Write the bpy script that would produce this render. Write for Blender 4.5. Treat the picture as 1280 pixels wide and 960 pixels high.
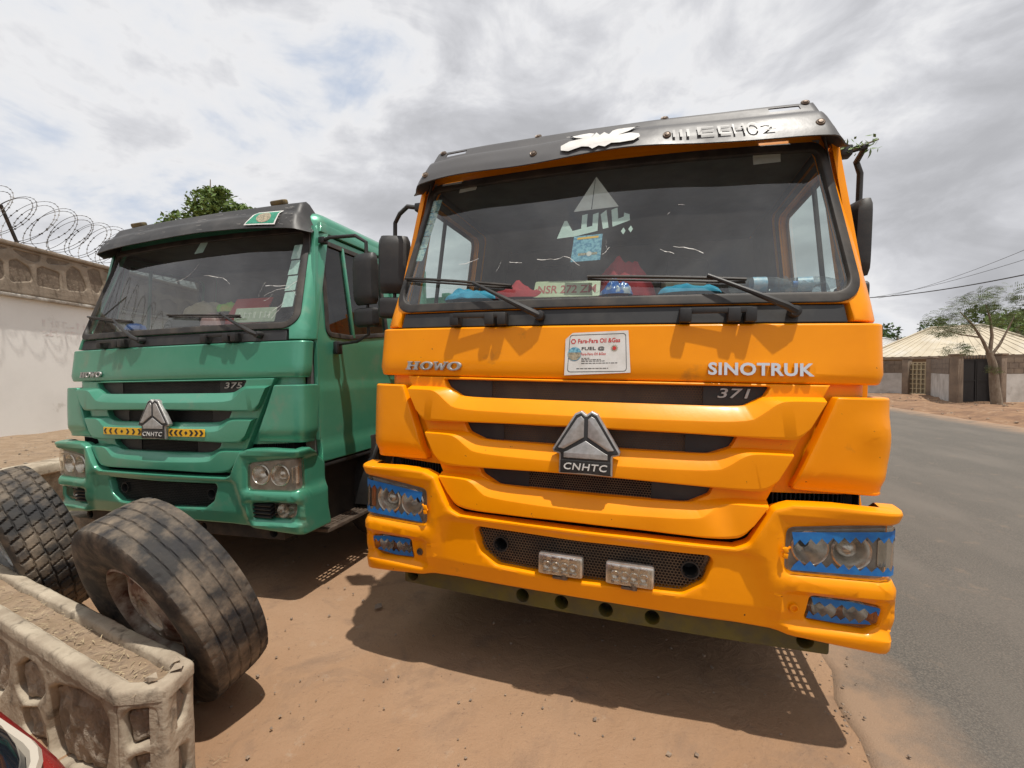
import bpy, bmesh, math, random
from mathutils import Vector, Matrix, noise
from mathutils.geometry import tessellate_polygon
R = math.radians
random.seed(7)
for o in list(bpy.data.objects): bpy.data.objects.remove(o)
scn = bpy.context.scene
col = scn.collection

# ------------------------------------------------------------ camera
PITCH, ROLL, CAMH, FPX = -0.0285507, -0.0089208, 1.598, 560.5
cd = bpy.data.cameras.new('camera'); cam = bpy.data.objects.new('camera', cd); col.objects.link(cam)
cd.sensor_width = 36.0; cd.lens = 36.0 * FPX / 1280.0; cd.clip_end = 3000; cd.clip_start = 0.02
fw = Vector((0, math.cos(PITCH), math.sin(PITCH))); u0 = Vector((0, -math.sin(PITCH), math.cos(PITCH))); ex = Vector((1, 0, 0))
rt = ex * math.cos(ROLL) + u0 * math.sin(ROLL); up = -ex * math.sin(ROLL) + u0 * math.cos(ROLL)
m = Matrix((rt, up, -fw)).transposed().to_4x4(); m.translation = (0, 0, CAMH); cam.matrix_world = m
scn.camera = cam

# ------------------------------------------------------------ world, sun, exposure
SUN_TRAVEL = Vector((-0.19, 0.22, -1.0)).normalized()
w = bpy.data.worlds.new('World'); scn.world = w; w.use_nodes = True
nt = w.node_tree; N = nt.nodes; L = nt.links
for n in list(N): N.remove(n)
wout = N.new('ShaderNodeOutputWorld'); bg = N.new('ShaderNodeBackground'); L.new(bg.outputs[0], wout.inputs[0])
sky = N.new('ShaderNodeTexSky'); sky.sky_type = 'NISHITA'; sky.sun_disc = False
sd = -SUN_TRAVEL
sky.sun_elevation = math.asin(sd.z); sky.sun_rotation = math.atan2(sd.x, sd.y); sky.dust_density = 2.5
tc = N.new('ShaderNodeTexCoord'); sep = N.new('ShaderNodeSeparateXYZ'); L.new(tc.outputs['Generated'], sep.inputs[0])
def wm(op, a, b=None, c=None):
    n = N.new('ShaderNodeMath'); n.operation = op
    for i, v in enumerate((a, b, c)):
        if v is None: continue
        if isinstance(v, (int, float)): n.inputs[i].default_value = v
        else: L.new(v, n.inputs[i])
    return n.outputs[0]
cmb = N.new('ShaderNodeCombineXYZ'); L.new(sep.outputs[0], cmb.inputs[0]); L.new(sep.outputs[1], cmb.inputs[1]); L.new(wm('MULTIPLY', sep.outputs[2], 1.9), cmb.inputs[2])
def wnoise(scale, detail, rough, dist=0.0, off=(0, 0, 0), sc=(1, 1, 1)):
    mp = N.new('ShaderNodeMapping'); L.new(cmb.outputs[0], mp.inputs[0]); mp.inputs['Location'].default_value = off; mp.inputs['Scale'].default_value = sc
    n = N.new('ShaderNodeTexNoise'); L.new(mp.outputs[0], n.inputs['Vector'])
    n.inputs['Scale'].default_value = scale; n.inputs['Detail'].default_value = detail; n.inputs['Roughness'].default_value = rough; n.inputs['Distortion'].default_value = dist
    return n.outputs['Fac']
def wramp(fac, stops, interp='LINEAR'):
    r = N.new('ShaderNodeValToRGB'); L.new(fac, r.inputs[0]); e = r.color_ramp.elements; r.color_ramp.interpolation = interp
    while len(e) > 1: e.remove(e[-1])
    e[0].position = stops[0][0]; e[0].color = (*stops[0][1], 1)
    for p, c in stops[1:]:
        k = e.new(p); k.color = (*c, 1)
    return r.outputs[0]
n1 = wnoise(1.7, 6, 0.55, 0.35, (1.3, 0.4, 0.2))
n2 = wnoise(4.6, 9, 0.60, 0.5, (4.1, 2.2, 0))
cl = wm('ADD', wm('MULTIPLY', n1, 0.70), wm('MULTIPLY', n2, 0.30))
cloud = wramp(cl, [(0.36, (0.60, 0.68, 0.82)), (0.42, (0.80, 0.815, 0.85)), (0.455, (0.84, 0.84, 0.855)), (0.49, (0.70, 0.705, 0.735)), (0.53, (0.58, 0.585, 0.615)), (0.58, (0.49, 0.495, 0.52)), (0.68, (0.41, 0.413, 0.44))])
cover = wramp(cl, [(0.33, (0.72, 0.72, 0.72)), (0.43, (1, 1, 1))])
skm = N.new('ShaderNodeMix'); skm.data_type = 'RGBA'
sks = N.new('ShaderNodeVectorMath'); sks.operation = 'SCALE'; L.new(sky.outputs[0], sks.inputs[0]); sks.inputs['Scale'].default_value = 0.10
L.new(cover, skm.inputs['Factor']); L.new(sks.outputs[0], skm.inputs[6]); L.new(cloud, skm.inputs[7])
L.new(skm.outputs[2], bg.inputs['Color']); bg.inputs['Strength'].default_value = 1.0

sl = bpy.data.lights.new('sun', 'SUN'); sl.energy = 4.2; sl.angle = R(0.8); sl.color = (1.0, 0.95, 0.87)
so = bpy.data.objects.new('sun', sl); col.objects.link(so); so.location = (0, 0, 30)
so.rotation_euler = SUN_TRAVEL.to_track_quat('-Z', 'Y').to_euler()
scn.view_settings.view_transform = 'Standard'; scn.view_settings.look = 'None'; scn.view_settings.exposure = 0.0; scn.view_settings.gamma = 1.0
scn.view_settings.use_curve_mapping = False

# ------------------------------------------------------------ materials
MAT = {}
def mat(name, c, rough=0.6, metal=0.0, c2=None, nscale=6.0, nlo=0.4, nhi=0.7, ndetail=5, bump=0.0, bscale=40.0, coat=0.0, spec=0.5,
        c3=None, n3scale=1.5, n3lo=0.55, n3hi=0.75, rvar=0.0, alpha=None, sheen=0.0, stretch=(1, 1, 1), bdist=0.01, chips=False):
    if name in MAT: return MAT[name]
    M_ = bpy.data.materials.new(name); M_.use_nodes = True; t = M_.node_tree; nd = t.nodes; lk = t.links
    b = nd['Principled BSDF']; b.inputs['Roughness'].default_value = rough; b.inputs['Metallic'].default_value = metal
    b.inputs['Base Color'].default_value = (*c, 1); b.inputs['Coat Weight'].default_value = coat; b.inputs['Coat Roughness'].default_value = 0.12
    b.inputs['Specular IOR Level'].default_value = spec
    if c2 or c3 or bump or rvar:
        tcn = nd.new('ShaderNodeTexCoord'); mp = nd.new('ShaderNodeMapping'); lk.new(tcn.outputs['Object'], mp.inputs[0]); mp.inputs['Scale'].default_value = stretch
    def nz(scale, detail, lo, hi):
        n = nd.new('ShaderNodeTexNoise'); lk.new(mp.outputs[0], n.inputs['Vector']); n.inputs['Scale'].default_value = scale; n.inputs['Detail'].default_value = detail; n.inputs['Roughness'].default_value = 0.62
        r = nd.new('ShaderNodeMapRange'); lk.new(n.outputs['Fac'], r.inputs[0]); r.inputs[1].default_value = lo; r.inputs[2].default_value = hi
        return n.outputs['Fac'], r.outputs[0]
    cur = None
    if c2:
        _, f = nz(nscale, ndetail, nlo, nhi)
        x = nd.new('ShaderNodeMix'); x.data_type = 'RGBA'; x.inputs[6].default_value = (*c, 1); x.inputs[7].default_value = (*c2, 1); lk.new(f, x.inputs[0]); cur = x.outputs[2]
    if c3:
        _, f = nz(n3scale, 6, n3lo, n3hi)
        x = nd.new('ShaderNodeMix'); x.data_type = 'RGBA'; x.inputs[7].default_value = (*c3, 1); lk.new(f, x.inputs[0])
        if cur is None: x.inputs[6].default_value = (*c, 1)
        else: lk.new(cur, x.inputs[6])
        cur = x.outputs[2]
        if rvar:
            r = nd.new('ShaderNodeMapRange'); lk.new(f, r.inputs[0]); r.inputs[3].default_value = rough; r.inputs[4].default_value = min(1, rough + rvar); lk.new(r.outputs[0], b.inputs['Roughness'])
    elif rvar:
        _, f = nz(nscale * 0.7, 5, 0.35, 0.7)
        r = nd.new('ShaderNodeMapRange'); lk.new(f, r.inputs[0]); r.inputs[3].default_value = rough; r.inputs[4].default_value = min(1, rough + rvar); lk.new(r.outputs[0], b.inputs['Roughness'])
    if chips:
        _, f = nz(34, 3, .735, .75); x = nd.new('ShaderNodeMix'); x.data_type = 'RGBA'; x.inputs[7].default_value = (.045, .028, .018, 1); lk.new(f, x.inputs[0]); lk.new(cur, x.inputs[6]); cur = x.outputs[2]
    if cur is not None: lk.new(cur, b.inputs['Base Color'])
    if bump:
        f, _ = nz(bscale, 6, 0, 1); bp = nd.new('ShaderNodeBump'); bp.inputs['Strength'].default_value = bump; bp.inputs['Distance'].default_value = bdist
        lk.new(f, bp.inputs['Height']); lk.new(bp.outputs[0], b.inputs['Normal'])
    MAT[name] = M_; return M_
def glass_mat(name, tint, ior=1.5, rough=0.0, dirt=0.0, dirtcol=(0.35, 0.33, 0.3), refl=1.0):
    if name in MAT: return MAT[name]
    M_ = bpy.data.materials.new(name); M_.use_nodes = True; t = M_.node_tree; nd = t.nodes; lk = t.links
    for n in list(nd): nd.remove(n)
    out = nd.new('ShaderNodeOutputMaterial'); tr = nd.new('ShaderNodeBsdfTransparent'); tr.inputs[0].default_value = (*tint, 1)
    gl = nd.new('ShaderNodeBsdfGlossy'); gl.inputs['Roughness'].default_value = rough; gl.inputs[0].default_value = (refl, refl, refl, 1)
    fr = nd.new('ShaderNodeFresnel'); geo = nd.new('ShaderNodeNewGeometry'); mi = nd.new('ShaderNodeMix'); lk.new(geo.outputs['Backfacing'], mi.inputs[0]); mi.inputs[2].default_value = ior; mi.inputs[3].default_value = 1 / ior; lk.new(mi.outputs[0], fr.inputs[0])   # a thin pane reflects alike from both sides
    mx = nd.new('ShaderNodeMixShader'); lk.new(fr.outputs[0], mx.inputs[0]); lk.new(tr.outputs[0], mx.inputs[1]); lk.new(gl.outputs[0], mx.inputs[2])
    last = mx.outputs[0]
    if dirt:
        df = nd.new('ShaderNodeBsdfDiffuse'); df.inputs[0].default_value = (*dirtcol, 1)
        tcn = nd.new('ShaderNodeTexCoord'); nn = nd.new('ShaderNodeTexNoise'); lk.new(tcn.outputs['Object'], nn.inputs['Vector']); nn.inputs['Scale'].default_value = 3.0; nn.inputs['Detail'].default_value = 9; nn.inputs['Roughness'].default_value = 0.7
        mr = nd.new('ShaderNodeMapRange'); lk.new(nn.outputs['Fac'], mr.inputs[0]); mr.inputs[1].default_value = 0.35; mr.inputs[2].default_value = 0.8; mr.inputs[3].default_value = dirt * 0.5; mr.inputs[4].default_value = dirt * 1.6
        m2 = nd.new('ShaderNodeMixShader'); lk.new(mr.outputs[0], m2.inputs[0]); lk.new(last, m2.inputs[1]); lk.new(df.outputs[0], m2.inputs[2]); last = m2.outputs[0]
    lk.new(last, out.inputs[0]); MAT[name] = M_; return M_

YEL = mat('yellow_paint', (0.93, 0.318, 0.0), 0.36, c2=(0.85, 0.275, 0.0), nscale=2.2, nlo=0.35, nhi=0.7, chips=True, coat=0.12, spec=0.22, c3=(0.40, 0.16, 0.02), n3scale=5.5, n3lo=0.66, n3hi=0.84, rvar=0.25, bump=0.045, bscale=7.0, bdist=0.03)
GRN = mat('green_paint', (0.060, 0.285, 0.180), 0.34, 0.30, c2=(0.085, 0.315, 0.21), nscale=2.0, coat=0.5, c3=(0.20, 0.27, 0.19), n3scale=4.0, n3lo=0.58, n3hi=0.85, rvar=0.25, bump=0.03, bscale=6.0, bdist=0.02)
OLIVE = mat('olive_steel', (0.10, 0.085, 0.012), 0.55, c2=(0.055, 0.05, 0.03), nscale=9, c3=(0.16, 0.12, 0.08), n3scale=3)
BLK = mat('black_plastic', (0.018, 0.018, 0.019), 0.5, c2=(0.05, 0.047, 0.042), nscale=5, nlo=0.45, nhi=0.8, bump=0.15, bscale=180, bdist=0.002)
DBLK = mat('dark_void', (0.006, 0.006, 0.006), 0.8)
GASK = mat('rubber_gasket', (0.02, 0.018, 0.017), 0.6, c2=(0.06, 0.05, 0.04), nscale=8)
VISY = mat('smoked_visor', (0.068, 0.065, 0.065), 0.33, c2=(0.10, 0.095, 0.09), nscale=3.5, nlo=0.5, nhi=0.85, rvar=0.3, bump=0.05, bscale=5, bdist=0.03, spec=0.6)
VISG = mat('scratched_visor', (0.030, 0.029, 0.028), 0.5, c2=(0.075, 0.07, 0.065), nscale=5, nlo=0.45, nhi=0.8, c3=(0.2, 0.19, 0.18), n3scale=2.2, n3lo=0.66, n3hi=0.8, bump=0.06, bscale=30)
MESHM = mat('perforated_mesh', (0.17, 0.118, 0.072), 0.6, 0.2, c2=(0.09, 0.068, 0.05), nscale=12)
CHR = mat('chrome', (0.72, 0.72, 0.73), 0.16, 1.0, rvar=0.25, nscale=20)
SILV = mat('dull_silver', (0.48, 0.47, 0.46), 0.38, 0.75, c2=(0.34, 0.33, 0.31), nscale=30, rvar=0.2)
CHRD = mat('dirty_reflector', (0.74, 0.72, 0.68), 0.25, 0.8, c2=(0.46, 0.42, 0.36), nscale=22)
GLASS = glass_mat('windscreen_glass', (0.80, 0.86, 0.84), 1.85, 0.0, 0.07, (0.30, 0.29, 0.27))
SGLASS = glass_mat('door_glass', (0.80, 0.88, 0.85), 1.5, 0.0, 0.03)
TGLASS = glass_mat('tinted_door_glass', (0.22, 0.24, 0.22), 1.55, 0.0, 0.03)
LENS = glass_mat('lamp_lens', (0.90, 0.88, 0.84), 1.5, 0.04, 0.05, (0.36, 0.31, 0.25))
LENSB = glass_mat('worn_lamp_lens', (0.86, 0.84, 0.80), 1.5, 0.05, 0.05, (0.36, 0.33, 0.29))
AMB = mat('amber_reflector', (0.50, 0.12, 0.02), 0.3, c2=(0.3, 0.13, 0.05), nscale=30)
BLUE = mat('blue_tape', (0.012, 0.13, 0.42), 0.45, c2=(0.02, 0.19, 0.50), nscale=25)
WHT = mat('white_sticker', (0.72, 0.71, 0.68), 0.5, c2=(0.60, 0.58, 0.54), nscale=14)
PALE = mat('pale_green_sticker', (0.58, 0.70, 0.64), 0.55, c2=(0.48, 0.60, 0.55), nscale=18)
REDP = mat('red_print', (0.55, 0.035, 0.03), 0.5)
BLKP = mat('black_print', (0.02, 0.02, 0.02), 0.5)
GRNP = mat('green_print', (0.02, 0.22, 0.13), 0.5, c2=(0.05, 0.3, 0.2), nscale=60)
BLUEP = mat('blue_print', (0.05, 0.22, 0.36), 0.5, c2=(0.22, 0.48, 0.58), nscale=70, nlo=0.42, nhi=0.58)
YELP = mat('yellow_print', (0.80, 0.45, 0.02), 0.5)
TANP = mat('tan_print', (0.45, 0.38, 0.26), 0.5, c2=(0.08, 0.09, 0.07), nscale=90)
LIN = mat('interior_lining', (0.16, 0.162, 0.158), 0.8, c2=(0.11, 0.112, 0.11), nscale=6)
DASH = mat('dashboard_grey', (0.10, 0.10, 0.10), 0.75, c2=(0.16, 0.15, 0.13), nscale=4)
SEAT = mat('seat_fabric', (0.05, 0.048, 0.045), 0.9, c2=(0.09, 0.085, 0.08), nscale=14)
TYRE = mat('dusty_rubber', (0.026, 0.024, 0.022), 0.78, c2=(0.24, 0.185, 0.13), nscale=6.5, nlo=0.42, nhi=0.74, c3=(0.016, 0.016, 0.018), n3scale=5.5, n3lo=0.50, n3hi=0.66, bump=0.25, bscale=60)
TYRET = mat('truck_tyre_rubber', (0.015, 0.014, 0.013), 0.85, c2=(0.06, 0.048, 0.036), nscale=8)
RIM = mat('rusty_rim', (0.50, 0.44, 0.36), 0.6, 0.2, c2=(0.14, 0.06, 0.035), nscale=7, nlo=0.42, nhi=0.62, bump=0.1, bscale=40)
STEEL = mat('dark_steel', (0.03, 0.028, 0.026), 0.6, 0.4, c2=(0.08, 0.06, 0.045), nscale=8)
RUST = mat('worn_step_steel', (0.12, 0.09, 0.07), 0.5, 0.6, c2=(0.22, 0.17, 0.13), nscale=15)
DIRT = None

# ------------------------------------------------------------ mesh helpers
def finish(me, ang=35, smooth=True):
    if smooth:
        me.polygons.foreach_set('use_smooth', [True] * len(me.polygons)); me.set_sharp_from_angle(angle=R(ang))
    if not me.materials: me.materials.append(None)
    return me
def link(name, me, mt, parent=None):
    o = bpy.data.objects.new(name, me); col.objects.link(o)
    if me is not None:
        if not me.materials: me.materials.append(None)
        o.material_slots[0].link = 'OBJECT'; o.material_slots[0].material = mt
    if parent is not None: o.parent = parent
    return o
def tag(o, label, cat, group=None):
    o['label'] = label; o['category'] = cat
    if group: o['group'] = group
    return o
def struct(o): o['kind'] = 'structure'; return o
def stuff(o): o['kind'] = 'stuff'; return o
def empty(name, mw=None):
    o = bpy.data.objects.new(name, None); col.objects.link(o); o.empty_display_size = 0.2
    if mw is not None: o.matrix_world = mw
    return o
class MB:
    def __init__(s): s.v = []; s.f = []
    def add(s, vs, fs):
        k = len(s.v); s.v += [tuple(v) for v in vs]; s.f += [tuple(i + k for i in f) for f in fs]; return s
    def box(s, c, d, rot=None, ch=0.0):
        c = Vector(c); hx, hy, hz = d[0] / 2, d[1] / 2, d[2] / 2
        if ch <= 0:
            vs = [Vector((x, y, z)) for x in (-hx, hx) for y in (-hy, hy) for z in (-hz, hz)]
            fs = [(0, 1, 3, 2), (4, 6, 7, 5), (0, 4, 5, 1), (2, 3, 7, 6), (0, 2, 6, 4), (1, 5, 7, 3)]
        else:
            bm = bmesh.new(); bmesh.ops.create_cube(bm, size=1)
            for v in bm.verts: v.co = Vector((v.co.x * d[0], v.co.y * d[1], v.co.z * d[2]))
            bmesh.ops.bevel(bm, geom=list(bm.edges), offset=ch, segments=2, affect='EDGES', profile=0.5)
            bm.verts.index_update(); vs = [v.co.copy() for v in bm.verts]; fs = [tuple(v.index for v in f.verts) for f in bm.faces]; bm.free()
        if rot is not None: vs = [rot @ v for v in vs]
        return s.add([v + c for v in vs], fs)
    def tube(s, pts, r, n=8, closed=False, caps=True):
        pts = [Vector(p) for p in pts]; rs = r if isinstance(r, (list, tuple)) else [r] * len(pts)
        rings = []; pn = None; m_ = len(pts)
        for i, p in enumerate(pts):
            t = (pts[(i + 1) % m_] - pts[i - 1]) if closed or 0 < i < m_ - 1 else (pts[1] - pts[0] if i == 0 else pts[-1] - pts[-2])
            if t.length < 1e-9: t = Vector((0, 0, 1))
            t.normalize()
            if pn is None: a = Vector((0, 0, 1)) if abs(t.z) < 0.9 else Vector((1, 0, 0)); n1_ = t.cross(a).normalized()
            else:
                n1_ = pn - t * pn.dot(t)
                n1_ = n1_.normalized() if n1_.length > 1e-6 else t.orthogonal().normalized()
            pn = n1_; n2_ = t.cross(n1_)
            rings.append([p + (n1_ * math.cos(2 * math.pi * k / n) + n2_ * math.sin(2 * math.pi * k / n)) * rs[i] for k in range(n)])
        vs = [v for rg in rings for v in rg]; fs = []
        for i in range(m_ if closed else m_ - 1):
            j = (i + 1) % m_
            for k in range(n): fs.append((i * n + k, i * n + (k + 1) % n, j * n + (k + 1) % n, j * n + k))
        if caps and not closed: fs += [tuple(range(n))[::-1], tuple((m_ - 1) * n + k for k in range(n))]
        return s.add(vs, fs)
    def lathe(s, prof, n=24, mw=None, a0=0, a1=2 * math.pi):
        full = abs(a1 - a0 - 2 * math.pi) < 1e-6; cnt = n if full else n + 1
        vs = []
        for r, h in prof:
            for k in range(cnt):
                a = a0 + (a1 - a0) * k / n; vs.append(Vector((r * math.cos(a), r * math.sin(a), h)))
        if mw is not None: vs = [mw @ v for v in vs]
        fs = []
        for i in range(len(prof) - 1):
            for k in range(n):
                k2 = (k + 1) % cnt
                fs.append((i * cnt + k, i * cnt + k2, (i + 1) * cnt + k2, (i + 1) * cnt + k))
        return s.add(vs, fs)
    def grid(s, rows, closed=False):
        m_ = len(rows); n = len(rows[0]); fs = []
        for i in range(m_ - 1):
            for k in range(n if closed else n - 1):
                k2 = (k + 1) % n; fs.append((i * n + k, i * n + k2, (i + 1) * n + k2, (i + 1) * n + k))
        return s.add([v for r_ in rows for v in r_], fs)
    def mesh(s, name='mesh', ang=35, smooth=True, weld=0.0):
        me = bpy.data.meshes.new(name); me.from_pydata([tuple(v) for v in s.v], [], s.f)
        bm = bmesh.new(); bm.from_mesh(me)
        if weld: bmesh.ops.remove_doubles(bm, verts=bm.verts, dist=weld)
        bmesh.ops.recalc_face_normals(bm, faces=bm.faces); bm.to_mesh(me); bm.free()
        return finish(me, ang, smooth)
    def build(s, name, mt, parent=None, **k): return link(name, s.mesh(name, **k), mt, parent)

def area2(p): return sum(p[i - 1][0] * p[i][1] - p[i][0] * p[i - 1][1] for i in range(len(p)))
def rpoly(pts, r=0.0, seg=5):
    """rounded polygon; pts are (x, z) or (x, z, radius)"""
    out = []; n = len(pts)
    for i in range(n):
        p = Vector(pts[i][:2]); rr = pts[i][2] if len(pts[i]) > 2 else r
        a = Vector(pts[i - 1][:2]) - p; b = Vector(pts[(i + 1) % n][:2]) - p
        if rr <= 0 or a.length < 1e-6 or b.length < 1e-6: out.append((p.x, p.y)); continue
        la, lb = a.length, b.length; a.normalize(); b.normalize()
        ang = math.acos(max(-1, min(1, a.dot(b))))
        if ang > math.pi - 0.05 or ang < 0.05: out.append((p.x, p.y)); continue
        d = min(rr / math.tan(ang / 2), la * 0.48, lb * 0.48); r2 = d * math.tan(ang / 2)
        c = p + (a + b).normalized() * (r2 / math.sin(ang / 2))
        s0 = p + a * d - c; s1 = p + b * d - c
        a0 = math.atan2(s0.y, s0.x); da = math.atan2(s1.y, s1.x) - a0
        while da > math.pi: da -= 2 * math.pi
        while da < -math.pi: da += 2 * math.pi
        for k in range(seg + 1):
            t = a0 + da * k / seg; out.append((c.x + r2 * math.cos(t), c.y + r2 * math.sin(t)))
    return out
def circle(cx, cz, r, n=16): return [(cx + r * math.cos(2 * math.pi * k / n), cz + r * math.sin(2 * math.pi * k / n)) for k in range(n)]
def mirx(pts): return [(-p[0], *p[1:]) for p in pts][::-1]
def sym(pts): return list(pts) + mirx([p for p in pts if abs(p[0]) > 1e-6])
def offset(loop, b):
    n = len(loop); out = []
    for i in range(n):
        p0, p1, p2 = Vector(loop[i - 1][:2]), Vector(loop[i][:2]), Vector(loop[(i + 1) % n][:2])
        e1 = p1 - p0; e2 = p2 - p1
        if e1.length < 1e-9: e1 = e2.copy()
        if e2.length < 1e-9: e2 = e1.copy()
        n1_ = Vector((-e1.y, e1.x)).normalized(); n2_ = Vector((-e2.y, e2.x)).normalized()
        k = n1_ + n2_; den = 1 + n1_.dot(n2_)
        q = p1 + (k / den * b if den > 0.25 else n1_ * b); out.append((q.x, q.y))
    return out
def plate_mesh(outer, holes=(), depth=0.02, bevel=0.004, wrap=None, gx=0.07, gz=0.0, disp=None, back=False, ang=38, name='plate', walls=True):
    outer = [tuple(p[:2]) for p in outer]; outer = outer if area2(outer) > 0 else outer[::-1]
    loops = [outer] + [([tuple(p[:2]) for p in h] if area2(h) < 0 else [tuple(p[:2]) for p in h][::-1]) for h in holes]
    bm = bmesh.new(); front = []
    lv = [(bevel, 0.0), (bevel * 0.35, bevel * 0.3), (0.0, bevel), (0.0, depth)] if bevel > 0 else [(0.0, 0.0), (0.0, depth)]
    if not walls: lv = lv[:1]
    allr = []
    for lp in loops:
        rings = [[bm.verts.new((x, d, z)) for x, z in offset(lp, b)] if b else [bm.verts.new((x, d, z)) for x, z in lp] for b, d in lv]
        allr.append(rings); n = len(lp)
        for i in range(len(rings) - 1):
            for k in range(n): bm.faces.new((rings[i][k], rings[i][(k + 1) % n], rings[i + 1][(k + 1) % n], rings[i + 1][k]))
    def tess(idx):
        vv = [[Vector((v.co.x, v.co.z, 0)) for v in rg[idx]] for rg in allr]; fl = [v for rg in allr for v in rg[idx]]
        for t in tessellate_polygon(vv):
            try: bm.faces.new([fl[i] for i in t])
            except ValueError: pass
    tess(0)
    if back: tess(-1)
    xs = [p[0] for p in outer]; zs = [p[1] for p in outer]
    if gx:
        x = math.ceil(min(xs) / gx) * gx
        while x < max(xs):
            bmesh.ops.bisect_plane(bm, geom=bm.verts[:] + bm.edges[:] + bm.faces[:], plane_co=(x, 0, 0), plane_no=(1, 0, 0), dist=1e-5); x += gx
    if gz:
        z = math.ceil(min(zs) / gz) * gz
        while z < max(zs):
            bmesh.ops.bisect_plane(bm, geom=bm.verts[:] + bm.edges[:] + bm.faces[:], plane_co=(0, 0, z), plane_no=(0, 0, 1), dist=1e-5); z += gz
    bmesh.ops.recalc_face_normals(bm, faces=bm.faces)
    for v in bm.verts:
        s_, d, z = v.co.x, v.co.y, v.co.z
        if disp: d += disp(s_, z)
        v.co = wrap(s_, z, d) if wrap else Vector((s_, d, z))
    me = bpy.data.meshes.new(name); bm.to_mesh(me); bm.free()
    return finish(me, ang)
CACHE = {}
def cached(key, fn):
    if key not in CACHE: CACHE[key] = fn()
    return CACHE[key]
def lerp(a, b, t): return a + (b - a) * t
def interp(tab, x):
    if x <= tab[0][0]: return tab[0][1]
    for (x0, y0), (x1, y1) in zip(tab, tab[1:]):
        if x <= x1: return lerp(y0, y1, (x - x0) / (x1 - x0))
    return tab[-1][1]
def sstep(a, b, x):
    t = max(0.0, min(1.0, (x - a) / (b - a))); return t * t * (3 - 2 * t)

# lettering meshes (unit boxes: x 0..1, z 0..1, depth along y)
def text_mesh(txt, bold=0.0, shear=0.0, ext=0.0, space=1.0):
    cu = bpy.data.curves.new('lettering', 'FONT'); cu.body = txt; cu.offset = bold; cu.shear = shear; cu.extrude = 0.0; cu.space_character = space; cu.resolution_u = 3
    o = bpy.data.objects.new('lettering', cu); col.objects.link(o)
    dg = bpy.context.evaluated_depsgraph_get(); me = bpy.data.meshes.new_from_object(o.evaluated_get(dg))
    bpy.data.objects.remove(o); bpy.data.curves.remove(cu)
    vs = [v.co.copy() for v in me.vertices]; fs = [tuple(p.vertices) for p in me.polygons]; bpy.data.meshes.remove(me)
    x0, x1 = min(v.x for v in vs), max(v.x for v in vs); y0, y1 = min(v.y for v in vs), max(v.y for v in vs)
    return [((v.x - x0) / (x1 - x0), (v.y - y0) / (y1 - y0)) for v in vs], fs
TXT = {}
def text_on(txt, box, wrap, d=0.0, thick=0.0, name='lettering', slant=0.0, **k):
    """box = s0, s1, z0, z1; slant raises z along s"""
    key = (txt, tuple(sorted(k.items())))
    if key not in TXT: TXT[key] = text_mesh(txt, **k)
    vs, fs = TXT[key]; s0, s1, z0, z1 = box
    bm = bmesh.new(); vv = [bm.verts.new((lerp(s0, s1, u), 0, lerp(z0, z1, t) + slant * u)) for u, t in vs]
    for f in fs:
        try: bm.faces.new([vv[i] for i in f])
        except ValueError: pass
    bmesh.ops.remove_doubles(bm, verts=bm.verts, dist=1e-5)
    for v in bm.verts: v.co.y = d
    if thick:
        r_ = bmesh.ops.extrude_face_region(bm, geom=bm.faces[:])
        for e in r_['geom']:
            if isinstance(e, bmesh.types.BMVert): e.co.y = d - thick
    for v in bm.verts: v.co = wrap(v.co.x, v.co.z, v.co.y)
    bmesh.ops.recalc_face_normals(bm, faces=bm.faces)
    me = bpy.data.meshes.new(name); bm.to_mesh(me); bm.free(); return finish(me, 40)

# ------------------------------------------------------------ truck surface
CABW = [(0.9, 1.195), (1.82, 1.195), (2.74, 1.085), (2.9, 1.06)]
CABF = [(0.9, 0.03), (1.55, 0.045), (1.81, 0.075), (1.92, 0.105), (2.72, 0.375), (2.82, 0.41)]
def ring(w, f, bow, r, s, d):
    sg = -1 if s < 0 else 1; s = abs(s); a = w - r * 0.88
    th0 = math.atan(2 * bow * a / (w * w)); a = w - r * (1 - math.sin(th0)); th0 = math.atan(2 * bow * a / (w * w)); Lc = r * (math.pi / 2 - th0)
    ya = f + bow * (a / w) ** 2
    if s <= a: x, y, th = s, f + bow * (s / w) ** 2, math.atan(2 * bow * s / (w * w))
    else:
        cx, cy = a - r * math.sin(th0), ya + r * math.cos(th0); th = th0 + min(s - a, Lc) / r
        x, y = cx + r * math.sin(th), cy - r * math.cos(th)
        if s > a + Lc: y += s - a - Lc
    return sg * (x - math.sin(th) * d), y + math.cos(th) * d
def WC(s, z, d):
    x, y = ring(interp(CABW, z), interp(CABF, z), 0.08, 0.15, s, d); return Vector((x, y, z))
def WP(s, z, d):
    x, y = ring(interp(CABW, z) + .006, interp(CABF, z) - .004, 0.08, 0.085, s, d); return Vector((x, y, z))
def WBmp(s, z, d):
    x, y = ring(1.228 - 0.02 * max(0, 0.6 - z), -0.045 + 0.02 * max(0, 0.62 - z) / 0.1, 0.07, 0.07, s, d); return Vector((x, y, z))
def WSide(sg):
    return lambda y, z, d: Vector((sg * (interp(CABW, z) - d), y, z))
def chaikin(p, it=2):
    for _ in range(it):
        q_ = [p[0]]
        for a, b in zip(p, p[1:]):
            q_.append((a[0] * .75 + b[0] * .25, a[1] * .75 + b[1] * .25)); q_.append((a[0] * .25 + b[0] * .75, a[1] * .25 + b[1] * .75))
        q_.append(p[-1]); p = q_
    return p
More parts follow.
